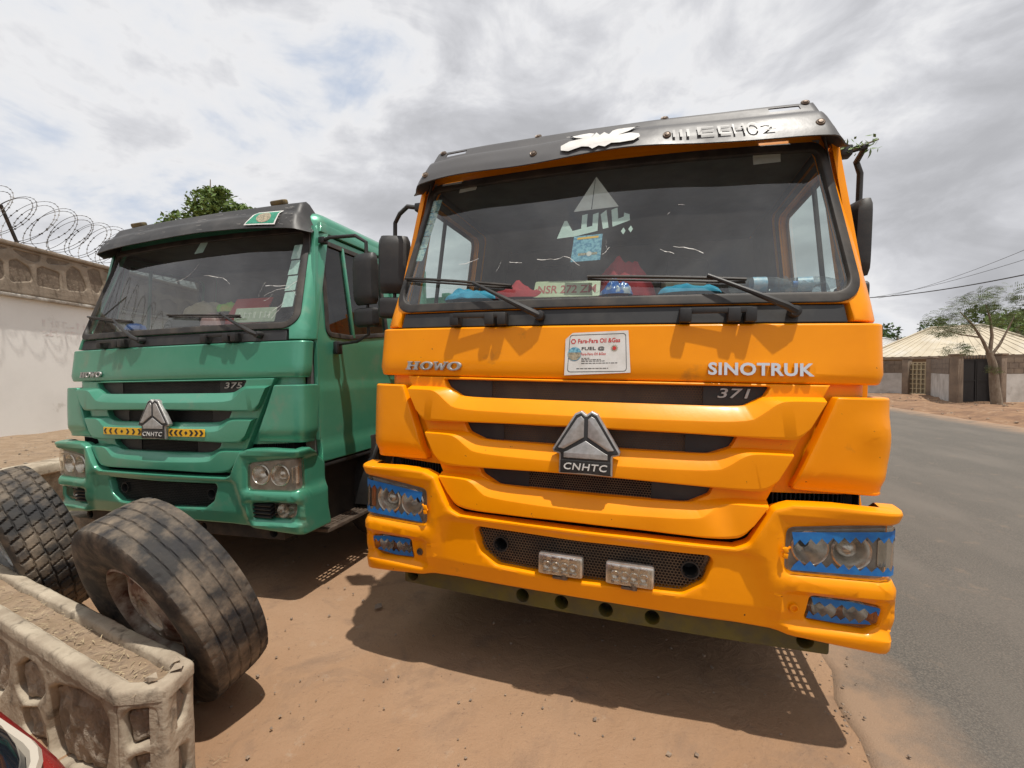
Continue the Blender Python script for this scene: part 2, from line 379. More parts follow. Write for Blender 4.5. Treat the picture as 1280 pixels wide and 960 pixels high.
TIERS = [
 dict(A=[(0, 1.453), (.35, 1.453), (.645, 1.453), (.69, 1.470), (.73, 1.497), (.80, 1.502), (.957, 1.502)],
      B=[(0, 1.388), (.35, 1.389), (.665, 1.392), (.72, 1.43), (.78, 1.480), (.83, 1.486), (.952, 1.486)],
      C=[(0, 1.340), (.35, 1.336), (.640, 1.330), (.72, 1.327), (.80, 1.325), (.855, 1.327), (.893, 1.37)]),
 dict(A=[(0, 1.240), (.28, 1.241), (.52, 1.243), (.57, 1.258), (.61, 1.276), (.68, 1.279), (.845, 1.277)],
      B=[(0, 1.172), (.28, 1.174), (.55, 1.180), (.60, 1.208), (.66, 1.253), (.71, 1.262), (.838, 1.261)],
      C=[(0, 1.120), (.28, 1.115), (.54, 1.108), (.62, 1.105), (.69, 1.103), (.74, 1.108), (.78, 1.148)]),
 dict(A=[(0, 1.020), (.22, 1.021), (.44, 1.024), (.49, 1.040), (.53, 1.056), (.60, 1.060), (.757, 1.058)],
      B=[(0, 0.953), (.22, 0.957), (.48, 0.966), (.52, 0.992), (.57, 1.034), (.62, 1.043), (.751, 1.042)],
      C=[(0, 0.897), (.22, 0.895), (.45, 0.892), (.52, 0.891), (.60, 0.895), (.655, 0.908), (.693, 0.955)])]
def tier_mesh(t, dent=0.0):
    A, B, C = [chaikin(t[k]) for k in 'ABC']
    mb = MB(); res = []
    def full(pts): return mirx(pts[1:]) + pts
    def mixp(P, Q, t_): return [(lerp(a[0], b[0], t_), lerp(a[1], b[1], t_)) for a, b in zip(P, Q)]
    seq = [(A, .014), (A, -.004), (mixp(A, B, .12), -.012), (mixp(A, B, .9), -.046), (B, -.050), (mixp(B, C, .12), -.051), (mixp(B, C, .92), -.049), (C, -.045),
           ([(c[0] * .999, c[1] - .002) for c in C], -.036), ([(c[0] * .996, c[1] + .004) for c in C], .016)]
    for P, d in seq:
        F = full(P); row = []
        for j, (a, b) in enumerate(zip(F, F[1:])):
            k = 4
            row += [WC(lerp(a[0], b[0], i / k), lerp(a[1], b[1], i / k), d + dent_at(lerp(a[0], b[0], i / k), lerp(a[1], b[1], i / k), dent)) for i in range(k)]
        row.append(WC(*F[-1], d)); res.append(row)
    mb.grid(res)
    # end caps against the base panel
    for e in (0, -1): mb.add([r_[e] for r_ in res], [tuple(range(len(res)))])
    return mb.mesh('grille_bar', 17)
def dent_at(s, z, amt):
    if not amt: return 0.0
    return amt * (math.exp(-((s - .56) / .07) ** 2 - ((z - 1.04) / .05) ** 2) * 1.0 + 0.25 * noise.noise(Vector((s * 5, z * 6, 1.3))))
SLOTS = [[(.762, 1.541, .006), (.738, 1.50, .02), (.645, 1.449, .05)], [(.638, 1.327, .008), (.61, 1.275, .03), (.52, 1.240, .05)], [(.548, 1.111, .008), (.53, 1.065, .03), (.44, 1.018, .05)]]
def slot_poly(i): t = SLOTS[i]; return rpoly([*t[::-1], *mirx(t[::-1])][::1], 0, 5)
def honey_mesh(inside, x0, x1, z0, z1, wrap, d, cell=0.0072, wire=0.0013):
    mb = MB(); dx = cell * math.sqrt(3); dz = cell * 1.5; row = 0; z = z0
    cs = [(math.cos(math.pi / 6 + k * math.pi / 3), math.sin(math.pi / 6 + k * math.pi / 3)) for k in range(6)]
    while z < z1:
        x = x0 + (dx / 2 if row % 2 else 0)
        while x < x1:
            if inside(x, z):
                o_ = [wrap(x + c * cell, z + s_ * cell, d) for c, s_ in cs]; i_ = [wrap(x + c * (cell - wire), z + s_ * (cell - wire), d) for c, s_ in cs]; b_ = [wrap(x + c * (cell - wire), z + s_ * (cell - wire), d + .003) for c, s_ in cs]
                mb.add(o_ + i_ + b_, [(k, (k + 1) % 6, 6 + (k + 1) % 6, 6 + k) for k in range(6)] + [(6 + k, 6 + (k + 1) % 6, 12 + (k + 1) % 6, 12 + k) for k in range(6)])
            x += dx
        z += dz; row += 1
    me = bpy.data.meshes.new('mesh'); me.from_pydata(mb.v, [], mb.f); return finish(me, smooth=False)
OPEN_R = [(0, .806), (.535, .812, .03), (.548, .79, .03), (.515, .69, .05), (.43, .633, .06), (0, .617)]
def in_open(x, z):
    x = abs(x); return .617 < z < .806 and x < interp([(.617, .40), (.64, .44), (.69, .512), (.79, .545)], z)
def WG(z0=0.0): return None

# ---- tyre with a real tread
def tyre_mesh(Rr, W, rin, kind, N=240, seed=0):
    def dep(u, th):
        if kind == 'plain': return 0
        d = 0
        zz_ = 0.016 * (abs((th * 24 / math.pi) % 2 - 1) - .5)
        if kind == 'rib':
            for g in (-.27, -.09, .09, .27):
                x = abs(u + zz_ * .8 - g); d = max(d, .006 * (1 - sstep(.007, .016, x)))
            if abs(u) > .33: d = max(d, .004 * (1 - sstep(.10, .22, abs((th * 36 / math.pi) % 2 - 1))) * sstep(.34, .40, abs(u)))
            d += .0035 * (noise.noise(Vector((math.cos(th) * 4, math.sin(th) * 4, u * 7 + seed))) ) + .0012 * noise.noise(Vector((math.cos(th) * 22, math.sin(th) * 22, u * 22)))
        else:
            zz_ *= 1.5
            ribs = (-.30, -.10, .10, .30)
            for g in ribs:
                x = abs(u + zz_ - g); d = max(d, .011 * (1 - sstep(.008, .018, x)))
            k = sum(u + zz_ > g for g in ribs); ph = (th * 24 / math.pi + k * .5 + u * 2.0) % 1.0
            w_ = .10 if k in (1, 2, 3) else .17
            x = min(ph, 1 - ph); d = max(d, (.010 if k in (1, 2, 3) else .016) * (1 - sstep(w_ * .4, w_, x)))
        return d
    prof = [(-.34, rin, 0), (-.40, rin + .012, 0), (-.46, lerp(rin, Rr, .3), 0), (-.5, lerp(rin, Rr, .55), 0), (-.495, lerp(rin, Rr, .75), 0), (-.47, Rr - .035, 0), (-.455, Rr - .020, 0)]
    nt_ = 66 if kind != 'plain' else 8
    tread = [(-.435 + .87 * i / nt_, Rr - .010 * (abs(-1 + 2 * i / nt_)) ** 4, 1) for i in range(nt_ + 1)]
    prof = prof + tread + [(-a, b, c) for a, b, c in prof[::-1]]
    rows = []
    for u, r_, tr_ in prof:
        row = []
        for k in range(N):
            th = 2 * math.pi * k / N; rr = r_ - (dep(u, th) if tr_ else 0)
            row.append(Vector((rr * math.cos(th), rr * math.sin(th), u * W)))
        rows.append(row)
    mb = MB(); mb.grid(rows, closed=True); return mb.mesh('tyre', 40)
def rim_mesh(r_, W, holes=8):
    mb = MB(); mb.lathe([(r_ * 1.02, -W * .38), (r_ * .985, -W * .40), (r_ * .955, -W * .36), (r_ * .93, -W * .1), (r_ * .93, W * .2), (r_ * .955, W * .36), (r_ * .985, W * .40), (r_ * 1.02, W * .38)], 48)
    hl = [circle(r_ * .70 * math.cos(2 * math.pi * k / holes), r_ * .70 * math.sin(2 * math.pi * k / holes), r_ * .105, 12) for k in range(holes)]
    hl += [circle(r_ * .42 * math.cos(2 * math.pi * k / 10), r_ * .42 * math.sin(2 * math.pi * k / 10), r_ * .035, 8) for k in range(10)]
    hl.append(circle(0, 0, r_ * .33, 24))
    def wr(x, z, d):
        q_ = math.hypot(x, z) / r_; return Vector((x, z, W * .16 + .05 * sstep(.95, .45, q_) - d))
    me = plate_mesh(circle(0, 0, r_ * .945, 48), hl, .012, .003, wr, gx=.06, gz=.06, back=True)
    mb.add([v.co for v in me.vertices], [tuple(p.vertices) for p in me.polygons]); bpy.data.meshes.remove(me)
    return mb.mesh('rim', 40)

# ------------------------------------------------------------ truck
def truck(kind, mw, label):
    Y = kind == 'yellow'; PAINT = YEL if Y else GRN
    T = empty('dump_truck', mw); tag(T, label, 'truck')
    P = lambda name, key, fn, mt, parent=T: link(name, cached(key, fn), mt, parent)
    # --- cab skins
    ws = [(1.118, 1.915, .10), (1.028, 2.685, .07)]
    hole = rpoly(ws + mirx(ws), 0, 7)
    fr = [(1.07, 1.902, .02), (1.075, 1.822, .0), (1.285, 1.822, .03), (1.185, 2.76, .02)]
    frame = rpoly([(1.075, 1.822), (1.285, 1.822), (1.175, 2.76), (-1.175, 2.76), (-1.285, 1.822), (-1.075, 1.822), (-1.06, 1.898), (1.06, 1.898)], 0)
    P('windscreen_frame', 'frame', lambda: plate_mesh(frame, [hole], .05, .008, WC, .06, .09), PAINT)
    P('windscreen_gasket', 'gasket', lambda: plate_mesh(offset(hole, -.014), [offset(hole, .034)], .03, .006, lambda s, z, d: WC(s, z, d - .009), .06, .1), GASK)
    P('windscreen', 'glass', lambda: plate_mesh(offset(hole, .026), [], .004, 0, lambda s, z, d: WC(s, z, d + .006), .06, .06, walls=False), GLASS)
    P('cowl_panel', 'cowl', lambda: plate_mesh(rpoly([(-1.055, 1.816), (1.055, 1.816), (1.045, 1.895), (-1.045, 1.895)], .006), [], .03, .005, lambda s, z, d: WC(s, z, d + .006), .06), BLK)
    # roof
    def roof():
        mb = MB(); rows = []
        for z, ins, zc in ((2.70, .012, 2.70), (2.752, .0, 2.752), (2.79, .012, 2.79), (2.822, .045, 2.822), (2.846, .10, 2.846), (2.858, .18, 2.86), (2.868, .40, 2.87)):
            row = []; w_ = interp(CABW, min(z, 2.76)) + .004; f_ = interp(CABF, min(z, 2.76)) - .006
            ss = [1.0 * i / 20 for i in range(-20, 21)]
            pts = [(w_ * .86 * t, None) for t in ss]
            fr_ = [Vector((*ring(w_, f_, .08, .15, 1.16 * i / 24, ins), z)) for i in range(-24, 25)]
            back = [Vector(((w_ - ins) * k, 2.12 - ins, z)) for k in (1, .6, .2, -.2, -.6, -1)]
            rows.append(fr_ + back)
        mb.grid(rows, closed=True); c = Vector((0, 1.2, 2.874)); n = len(rows[-1])
        mb.add(rows[-1] + [c], [(i, (i + 1) % n, n) for i in range(n)]); return mb.mesh('roof', 40, weld=.0005)
    P('roof', 'roof', roof, PAINT)
    # sides: pillar strip, door, rear quarter
    for sg in (-1, 1):
        wsd = WSide(sg)
        dwin = rpoly([(.43, 1.872, .05), (.70, 1.865), (1.26, 1.93, .06), (1.26, 2.60, .06), (.50, 2.60, .06)], 0, 5)
        dd = lambda y, z: .012 * sstep(1.035, 1.065, z) + .010 * sstep(1.49, 1.51, z) - .012 * sstep(.98, .93, z) * 0
        dr = P('door', ('door', sg), lambda: plate_mesh(rpoly([(.312, .93, .02), (1.40, .93, .04), (1.40, 2.66, .05), (.475, 2.66, .05), (.312, 1.90, .0)], 0), [dwin], .045, .008, wsd, .08, .035, dd), PAINT)
        P('window_pane', ('dpane', sg), lambda: plate_mesh(offset(rpoly([(.43, 1.872, .05), (.70, 1.865), (1.26, 1.93, .06), (1.26, 2.60, .06), (.50, 2.60, .06)], 0, 5), -.01), [], .004, 0, lambda y, z, d: wsd(y, z, d + .028), .2, .1, walls=False), SGLASS if Y else TGLASS, dr)
        P('window_seal', ('dseal', sg), lambda: plate_mesh(offset(dwin, -.016), [offset(dwin, .022)], .012, .003, lambda y, z, d: wsd(y, z, d + .012), .2, .1), GASK, dr)
        def divb():
            mb = MB(); mb.box((0, 0, 0), (.02, .026, .74), ch=.004); me = mb.mesh()
            for v in me.vertices: v.co = wsd(.745 + v.co.y, 2.235 + v.co.z, .02 + v.co.x)
            return me
        P('window_divider', ('ddiv', sg), divb, PAINT if not Y else BLK, dr)
        def handle():
            mb = MB(); mb.box((sg * (1.195 + .006), 1.28, 1.72), (.02, .16, .06), ch=.006); mb.tube([(sg * 1.205, 1.22, 1.72), (sg * 1.235, 1.24, 1.72), (sg * 1.235, 1.33, 1.72), (sg * 1.205, 1.35, 1.72)], .009); return mb.mesh()
        P('handle', ('dhandle', sg), handle, BLK, dr)
        P('rear_quarter', ('quarter', sg), lambda: plate_mesh(rpoly([(1.41, .95, .02), (2.12, .95, .02), (2.12, 2.72), (1.41, 2.72)], 0), [], .045, .008, wsd, .2, .1), PAINT)
        P('roof_rail', ('rail', sg), lambda: plate_mesh([(.48, 2.668), (1.405, 2.668), (1.405, 2.745), (.50, 2.745)], [], .04, .006, wsd, .2), PAINT)
        P('pillar_strip', ('pillar', sg), lambda: plate_mesh([(.29, 1.10), (.306, 1.10), (.306, 1.90), (.468, 2.66), (.43, 2.70), (.29, 1.90)], [], .03, .003, lambda y, z, d: wsd(y, z, d + .006), .2, .08), PAINT)
    def back():
        mb = MB(); mb.box((0, 2.10, 1.82), (2.26, .04, 1.76)); return mb.mesh()
    P('rear_wall', 'rearwall', back, PAINT)
    # lining
    def lining():
        mb = MB()
        me = plate_mesh(frame, [offset(hole, .0)], .004, 0, lambda s, z, d: WC(s, z, d + .052), .06, .09); mb.add([v.co for v in me.vertices], [tuple(p.vertices) for p in me.polygons])
        for sg in (-1, 1):
            dw = rpoly([(.43, 1.872, .05), (.70, 1.865), (1.26, 1.93, .06), (1.26, 2.60, .06), (.50, 2.60, .06)], 0, 5)
            me = plate_mesh([(.20, .95), (2.07, .95), (2.07, 2.72), (.44, 2.72), (.26, 1.85)], [offset(dw, -.02) and offset(dw, .0)], .004, 0, lambda y, z, d: WSide(sg)(y, z, d + .052), .2, .1)
            mb.add([v.co for v in me.vertices], [tuple(p.vertices) for p in me.polygons])
        mb.box((0, 1.25, 2.70), (2.02, 1.62, .02)); mb.box((0, 2.05, 1.82), (2.16, .02, 1.74)); mb.box((0, 1.15, 1.0), (2.2, 1.85, .06))
        return mb.mesh('lining', 30)
    P('interior_lining', 'lining', lining, LIN)
    def dash():
        mb = MB(); rows = []
        for d, z in ((.075, 1.15), (.075, 1.90), (.085, 1.935), (.12, 1.95)): rows.append([WC(1.12 * i / 20, z, d) for i in range(-20, 21)])
        for y, z in ((.38, 1.968), (.55, 1.978), (.66, 1.99), (.72, 1.96), (.74, 1.80), (.70, 1.4), (.70, 1.10)): rows.append([Vector((1.12 * .985 * i / 20, y, z + (.05 * math.exp(-((i / 20 - .5) / .22) ** 2) if y > .6 and z > 1.85 else 0))) for i in range(-20, 21)])
        mb.grid(rows); return mb.mesh('dash', 40)
    P('dashboard', 'dash', dash, DASH)
    for sx in (-.52, .52):
        def seat():
            mb = MB(); mb.box((sx, 1.25, 1.45), (.52, .52, .16), ch=.05); mb.box((sx, 1.56, 1.86), (.50, .16, .80), Matrix.Rotation(R(-10), 3, 'X'), ch=.05); mb.box((sx, 1.66, 2.36), (.30, .11, .20), ch=.04); mb.box((sx, 1.25, 1.2), (.3, .35, .36)); return mb.mesh('seat', 40)
        P('seat', ('seat', sx), seat, SEAT)
    def swheel():
        rot = Matrix.Translation((.52, .92, 1.93)) @ Matrix.Rotation(R(-50), 4, 'X'); mb = MB()
        mb.tube([rot @ Vector((.22 * math.cos(a), .22 * math.sin(a), 0)) for a in [2 * math.pi * k / 28 for k in range(28)]], .015, 8, closed=True)
        for a in (0, 2.1, 4.2): mb.tube([rot @ Vector((0, 0, -.03)), rot @ Vector((.21 * math.cos(a), .21 * math.sin(a), 0))], .012, 6)
        mb.tube([rot @ Vector((0, 0, 0)), rot @ Vector((0, 0, -.45))], .03, 8); return mb.mesh()
    P('steering_wheel', 'swheel', swheel, BLK)
    # --- front panels
    P('front_panel', 'upper', lambda: plate_mesh(rpoly([(-1.275, 1.556, .012), (1.275, 1.556, .012), (1.275, 1.812, .012), (-1.275, 1.812, .012)], 0, 3), [], .06, .009, lambda s, z, d: WP(s, z, d + .002), .03, .05,
        lambda s, z: .012 * sstep(1.60, 1.556, z) + .003 * noise.noise(Vector((s * 3, z * 5, 0)))), PAINT)
    P('channel_panel', 'backing', lambda: plate_mesh([(.60, 1.085), (.80, 1.085), (1.22, 1.10), (1.22, 1.60), (.97, 1.60)], [], .02, 0, lambda s, z, d: WC(s, z, d + .045), .08), PAINT)
    P('channel_panel', 'backing2', lambda: plate_mesh([(-.60, 1.085), (-.80, 1.085), (-1.22, 1.10), (-1.22, 1.60), (-.97, 1.60)], [], .02, 0, lambda s, z, d: WC(s, z, d + .045), .08), PAINT)
    def gap():
        mb = MB(); mb.grid([[WC(1.26 * i / 30, z, .10) for i in range(-30, 31)] for z in (.80, 1.6)])
        for sg in (-1, 1):
            for k in range(22):
                s = sg * (.80 + k * .018); mb.box(WC(s, 1.07, .075), (.006, .04, .11))
        return mb.mesh('gap', smooth=False)
    P('radiator_cover', 'gapcover', gap, DBLK)
    trap = rpoly([(.985, 1.553), (.70, .935, .04), (.655, .884, .03), (-.655, .884, .03), (-.70, .935, .04), (-.985, 1.553)], 0, 5)
    gp = P('grille_panel', 'grille', lambda: plate_mesh(trap, [slot_poly(i) for i in range(3)], .055, .006, lambda s, z, d: WC(s, z, d), .06, .06), PAINT)
    for i in range(3): P('grille_bar', ('tier', i, Y), lambda: tier_mesh(TIERS[i], .022 if (Y and i == 2) else (.004 if Y else 0)), PAINT, gp)
    for i, (zl, zh) in enumerate(((1.44, 1.55), (1.23, 1.335), (1.01, 1.12))):
        hw = (.78, .66, .57)[i]; cut = (.5, .43, .29)[i]
        for a_, b_ in ((-hw, -cut), (cut, hw)):
            def blank():
                mb = MB(); mb.grid([[WC(lerp(a_, b_, k / 8), z, .038) for k in range(9)] for z in (zl, zh)]); return mb.mesh(smooth=False)
            P('slot_blank', ('slotback', i, a_), blank, BLK, gp)
    def mesh_all():
        rng = ((1.445, 1.545, .51), (1.235, 1.33, .44), (1.015, 1.115, .30)); mb = MB()
        for zl, zh, hw in rng:
            me = honey_mesh(lambda x, z: True, -hw, hw, zl, zh, WC, .042); mb.add([v.co for v in me.vertices], [tuple(p.vertices) for p in me.polygons]); bpy.data.meshes.remove(me)
        me = bpy.data.meshes.new('mesh'); me.from_pydata(mb.v, [], mb.f); return finish(me, smooth=False)
    stuff(P('grille_mesh', 'gmesh', mesh_all, MESHM if Y else BLK, gp))
    for sg in (-1, 1):
        out = [(sg * p[0], *p[1:]) for p in [(1.0, 1.505, .012), (1.315, 1.505, .02), (1.30, 1.10, .02), (.848, 1.112, .012)]]
        P('corner_panel', ('corner', sg, Y), lambda: plate_mesh(rpoly(out, 0, 4), [], .055, .008, lambda s, z, d: WP(s, z, d - .022), .025, .03,
            lambda s, z: .022 * sstep(1.185, 1.12, z) - .008 * sstep(1.19, 1.20, z) * 0 + (.012 * noise.noise(Vector((s * 6, z * 7, 2 + sg))) * sstep(1.0, 1.15, abs(s)) if Y and sg > 0 else 0.003 * noise.noise(Vector((s * 4, z * 5, sg))))), PAINT)
    # --- bumper
    hl = [(.822, .785, .03), (.826, .968, .03), (1.16, 1.006, .02), (1.285, 1.008, .02), (1.29, .80, .02), (1.15, .785, .02)]
    fg = [(.925, .692, .02), (1.10, .686, .0), (1.225, .668, .02), (1.185, .60, .03), (1.12, .565, .03), (.905, .583, .02)] if Y else [(.84, .685, .01), (1.02, .70, .0), (1.215, .695, .02), (1.19, .62, .04), (1.12, .585, .03), (.85, .583, .01)]
    bot = [(0, .532), (.40, .530), (.65, .528), (.90, .512), (1.24, .478), (1.50, .478, .02)]
    top = [(1.50, .94, .03), (1.40, 1.02, .02), (1.32, 1.072, .015), (1.22, 1.066), (1.0, 1.074), (.835, 1.068, .04), (.768, 1.045, .03), (.685, .885, .05), (.63, .862, .03), (0, .862)]
    half = rpoly([*bot, *top], 0, 4)
    outl = rpoly([*bot, *top[:-1], *mirx(top[:-1]), *mirx(bot[1:])], 0, 4)
    opn = rpoly([OPEN_R[0], *OPEN_R[1:], *mirx(OPEN_R[1:-1])], 0, 5)
    def bdisp(s, z):
        a = abs(s); d = 0
        xl = .70 + (.862 - z) * .36
        d += .032 * (1 - sstep(xl - .035, xl + .035, a)) * (1 - .6 * sstep(.82, .862, z))
        d += .034 * sstep(.79, .86, a) * (1 - sstep(1.20, 1.26, a)) * sstep(.54, .585, z) * (1 - sstep(.685, .725, z))
        d += .022 * sstep(.78, .83, a) * sstep(.755, .80, z) * (1 - sstep(.985, 1.03, z))
        d -= .012 * sstep(1.0, 1.06, z) * sstep(.9, 1.1, a)
        d += .02 * sstep(.60, .56, z) * (1 - sstep(.6, .8, a)) * 0
        if Y: d += .005 * noise.noise(Vector((s * 3.2, z * 4, 5))) + (.012 * noise.noise(Vector((s * 9, z * 11, 8))) * sstep(1.05, 1.25, s) * sstep(.8, .7, z))
        return d
    bp = P('bumper', ('bumper', kind), lambda: plate_mesh(outl, [opn, rpoly(hl, 0, 4), rpoly(mirx(hl), 0, 4), rpoly(fg, 0, 4), rpoly(mirx(fg), 0, 4)], .075, .012, WBmp, .03, .03, bdisp, ang=32), PAINT)
    wo = lambda s, z, d: WBmp(s, z, d + .07)
    P('intake_blank', 'intk', lambda: plate_mesh(offset(opn, -.02), [circle(-.421, .728, .034, 20), circle(.463, .728, .034, 20)], .01, 0, lambda s, z, d: WBmp(s, z, d + .085), .08), DBLK, bp)
    def omesh():
        return honey_mesh(lambda x, z: in_open(x, z) and math.hypot(x + .421, z - .728) > .036 and math.hypot(x - .463, z - .728) > .036, -.56, .56, .615, .81, WBmp, .078, .0085, .0016)
    stuff(P('intake_mesh', 'omesh', omesh, MESHM if Y else BLK, bp))
    for cx in (-.421, .463):
        def sock():
            mb = MB(); c = WBmp(cx, .728, .07); mw_ = Matrix.Translation(c) @ Matrix.Rotation(R(90), 4, 'X'); mb.lathe([(.040, .006), (.034, .006), (.032, -.01), (.030, -.10), (.0, -.10)], 24, mw_); return mb.mesh()
        P('tow_socket', ('sock', cx), sock, BLK, bp)
    # lamps
    for sg in (-1, 1):
        h2 = [(sg * p[0], *p[1:]) for p in hl]
        lp = offset(rpoly(h2 if sg > 0 else h2[::-1], 0, 4), .004)
        lp = lp if area2(lp) > 0 else lp[::-1]
        def housing():
            me = plate_mesh(offset(lp, -.03), [], .01, 0, lambda s, z, d: WBmp(s, z, d + .115), .05); mb = MB(); mb.add([v.co for v in me.vertices], [tuple(p.vertices) for p in me.polygons])
            rim = [WBmp(x, z, .03) for x, z in offset(lp, -.012)]; rb = [WBmp(x, z, .118) for x, z in offset(lp, -.012)]; mb.grid([rim + rim[:1], rb + rb[:1]]); return mb.mesh('housing', 40)
        hd = P('headlight', ('hhouse', sg), housing, DBLK)
        def refl():
            mb = MB()
            for s_, r_ in ((.915, .066), (1.065, .070)):
                c = WBmp(sg * s_, .888, .035); n_ = (WBmp(sg * s_, .888, 0) - WBmp(sg * s_, .888, .1)).normalized()
                mw_ = Matrix.Translation(c) @ n_.to_track_quat('Z', 'Y').to_matrix().to_4x4()
                mb.lathe([(r_ + .006, .0), (r_, .006), (r_ * .92, .0), (r_ * .8, -.03), (r_ * .5, -.055), (.02, -.065)], 24, mw_)
                if s_ > 1: mb.lathe([(.0, -.010), (.022, -.016), (.036, -.034), (.038, -.05)], 18, mw_)
            return mb.mesh('reflector', 40)
        P('reflector', ('refl', sg), refl, CHRD, hd)
        def tray():
            ho = [circle(sg * .915, .888, .068, 20), circle(sg * 1.065, .888, .073, 20)]
            return plate_mesh(offset(lp, .0), ho, .004, 0, lambda s, z, d: WBmp(s, z, d + .040), .05, .05)
        P('lamp_bezel', ('bezel', sg), tray, mat('lamp_bezel_grey', (.36, .34, .31), .4, .3, c2=(.22, .2, .18), nscale=18), hd)
        ab = [(sg * 1.155, .835), (sg * 1.255, .835), (sg * 1.255, .955), (sg * 1.155, .945)]
        P('indicator_reflector', ('amb', sg), lambda: plate_mesh(rpoly(ab, .01, 3), [], .004, .001, lambda s, z, d: WBmp(s, z, d + .034), .03), AMB if sg < 0 and Y else CHRD, hd)
        def lens():
            return plate_mesh(offset(lp, .008), [], .02, .006, lambda s, z, d: WBmp(s, z, d + .012), .04, .06)
        P('lens', ('lens', sg), lens, LENSB if Y else LENS, hd)
        if Y:
            def tape(edge):
                pts = []; n_ = 11; x0, x1 = .838, 1.272
                zt = lambda s: interp([(.83, .955), (1.15, .992), (1.28, .995)], s); zb = lambda s: interp([(.83, .80), (1.15, .80), (1.28, .812)], s)
                if edge == 't':
                    pts = [(x0, zt(x0)), (x1, zt(x1))]
                    for k in range(2 * n_): s_ = lerp(x1, x0, (k + .5) / (2 * n_)); pts.append((s_, zt(s_) - (.050 if k % 2 else .026) - .02 * math.sin(3 * s_) ** 2))
                else:
                    pts = [(x1, zb(x1)), (x0, zb(x0))]
                    for k in range(2 * n_): s_ = lerp(x0, x1, (k + .5) / (2 * n_)); pts.append((s_, zb(s_) + (.044 if k % 2 else .022)))
                pts = [(sg * a, b) for a, b in pts]
                return plate_mesh(pts, [], .001, 0, lambda s, z, d: WBmp(s, z, d + .0105), .03, walls=False)
            P('blue_tape', ('tape', sg, 't'), lambda: tape('t'), BLUE, hd); P('blue_tape', ('tape', sg, 'b'), lambda: tape('b'), BLUE, hd)
            def clip():
                mb = MB()
                for z in (.862, .885): mb.box(WBmp(sg * .812, z, -.004), (.018, .012, .022), Matrix.Rotation(random.uniform(-.5, .5), 3, 'Y'), .003)
                mb.tube([WBmp(sg * .80, .87, 0), WBmp(sg * .83, .90, -.004)], .005, 6); return mb.mesh()
            P('lamp_clip', ('clip', sg), clip, YEL, hd)
        # fog lamp
        f0 = [(sg * p[0], *p[1:]) for p in (fg if Y else [(1.0, .697, .01), (1.215, .695, .02), (1.19, .62, .04), (1.12, .585, .03), (1.0, .583, .01)])]
        fl = rpoly(f0, 0, 4); fl = fl if area2(fl) > 0 else fl[::-1]
        def foghouse():
            me = plate_mesh(offset(fl, -.015), [], .01, 0, lambda s, z, d: WBmp(s, z, d + .11), .05); mb = MB(); mb.add([v.co for v in me.vertices], [tuple(p.vertices) for p in me.polygons])
            for s_ in (.985, 1.10) if Y else (1.06, 1.14):
                c = WBmp(sg * s_, .634, .07); n_ = (WBmp(sg * s_, .634, 0) - WBmp(sg * s_, .634, .1)).normalized(); mb.lathe([(.047, .008), (.04, -.01), (.025, -.028), (.0, -.032)], 18, Matrix.Translation(c) @ n_.to_track_quat('Z', 'Y').to_matrix().to_4x4())
            return mb.mesh('fog', 40)
        fo = P('fog_light', ('fog', sg, kind), foghouse, CHRD)
        P('lens', ('foglens', sg, kind), lambda: plate_mesh(offset(fl, .003), [], .02, .006, lambda s, z, d: WBmp(s, z, d + .045), .05, .05), LENSB if Y else LENS, fo)
        if Y:
            def ft(top_):
                x0, x1 = (.93, 1.215) if top_ else (.915, 1.15); n_ = 7
                ze = (lambda s: interp([(.92, .684), (1.10, .679), (1.22, .66)], s)) if top_ else (lambda s: interp([(.905, .592), (1.12, .576), (1.17, .605)], s))
                pts = [(x0, ze(x0)), (.5 * (x0 + x1), ze(.5 * (x0 + x1))), (x1, ze(x1))]
                for k in range(2 * n_): s_ = lerp(x1, x0, (k + .5) / (2 * n_)); pts.append((s_, ze(s_) + (-1 if top_ else 1) * (.034 if k % 2 else .016)))
                return plate_mesh([(sg * a, b) for a, b in pts], [], .001, 0, lambda s, z, d: WBmp(s, z, d + .0435), .03, walls=False)
            P('blue_tape', ('ftape', sg, 1), lambda: ft(True), BLUE, fo); P('blue_tape', ('ftape', sg, 0), lambda: ft(False), BLUE, fo)
            def bolt():
                mb = MB(); c = WBmp(sg * .862, .635, .028); n_ = (WBmp(sg * .86, .635, 0) - WBmp(sg * .86, .635, .1)).normalized(); mb.lathe([(.019, 0), (.017, .006), (.012, .007), (.010, -.002), (0, -.003)], 16, Matrix.Translation(c) @ n_.to_track_quat('Z', 'Y').to_matrix().to_4x4()); return mb.mesh()
            P('bolt', ('fbolt', sg), bolt, YEL if sg > 0 else RUST, bp)
        else:
            for k in range(4): 
                def louv():
                    mb = MB(); c = WBmp(sg * .92, .605 + k * .026, .05); mb.box(c, (.15, .05, .007), Matrix.Rotation(R(25), 3, 'X')); return mb.mesh()
                P('louvre', ('louv', sg, k), louv, BLK, bp)
    if not Y: P('fog_backing', 'fogback', lambda: plate_mesh([(-1.2, .56), (1.2, .56), (1.2, .72), (-1.2, .72)], [], .01, 0, lambda s, z, d: WBmp(s, z, d + .125), .08), DBLK, bp)
    # beam below the bumper
    def beam():
        ho = [circle(x, .462, .033, 18) for x in (-.95, -.316, -.117, .096, .307, .93)]
        return plate_mesh(rpoly([(-1.0, .415), (1.02, .415), (1.02, .56), (-1.0, .56)], .01, 3), ho, .10, .004, lambda s, z, d: Vector((s, .075 + .03 * s * s + d, z)), .1)
    P('under_beam', 'beam', beam, OLIVE if Y else STEEL)
    def beamb():
        mb = MB(); mb.box((0, .22, .50), (2.0, .06, .24)); return mb.mesh()
    P('cross_member', 'beamb', beamb, DBLK)
    # --- badges
    ED = -.056
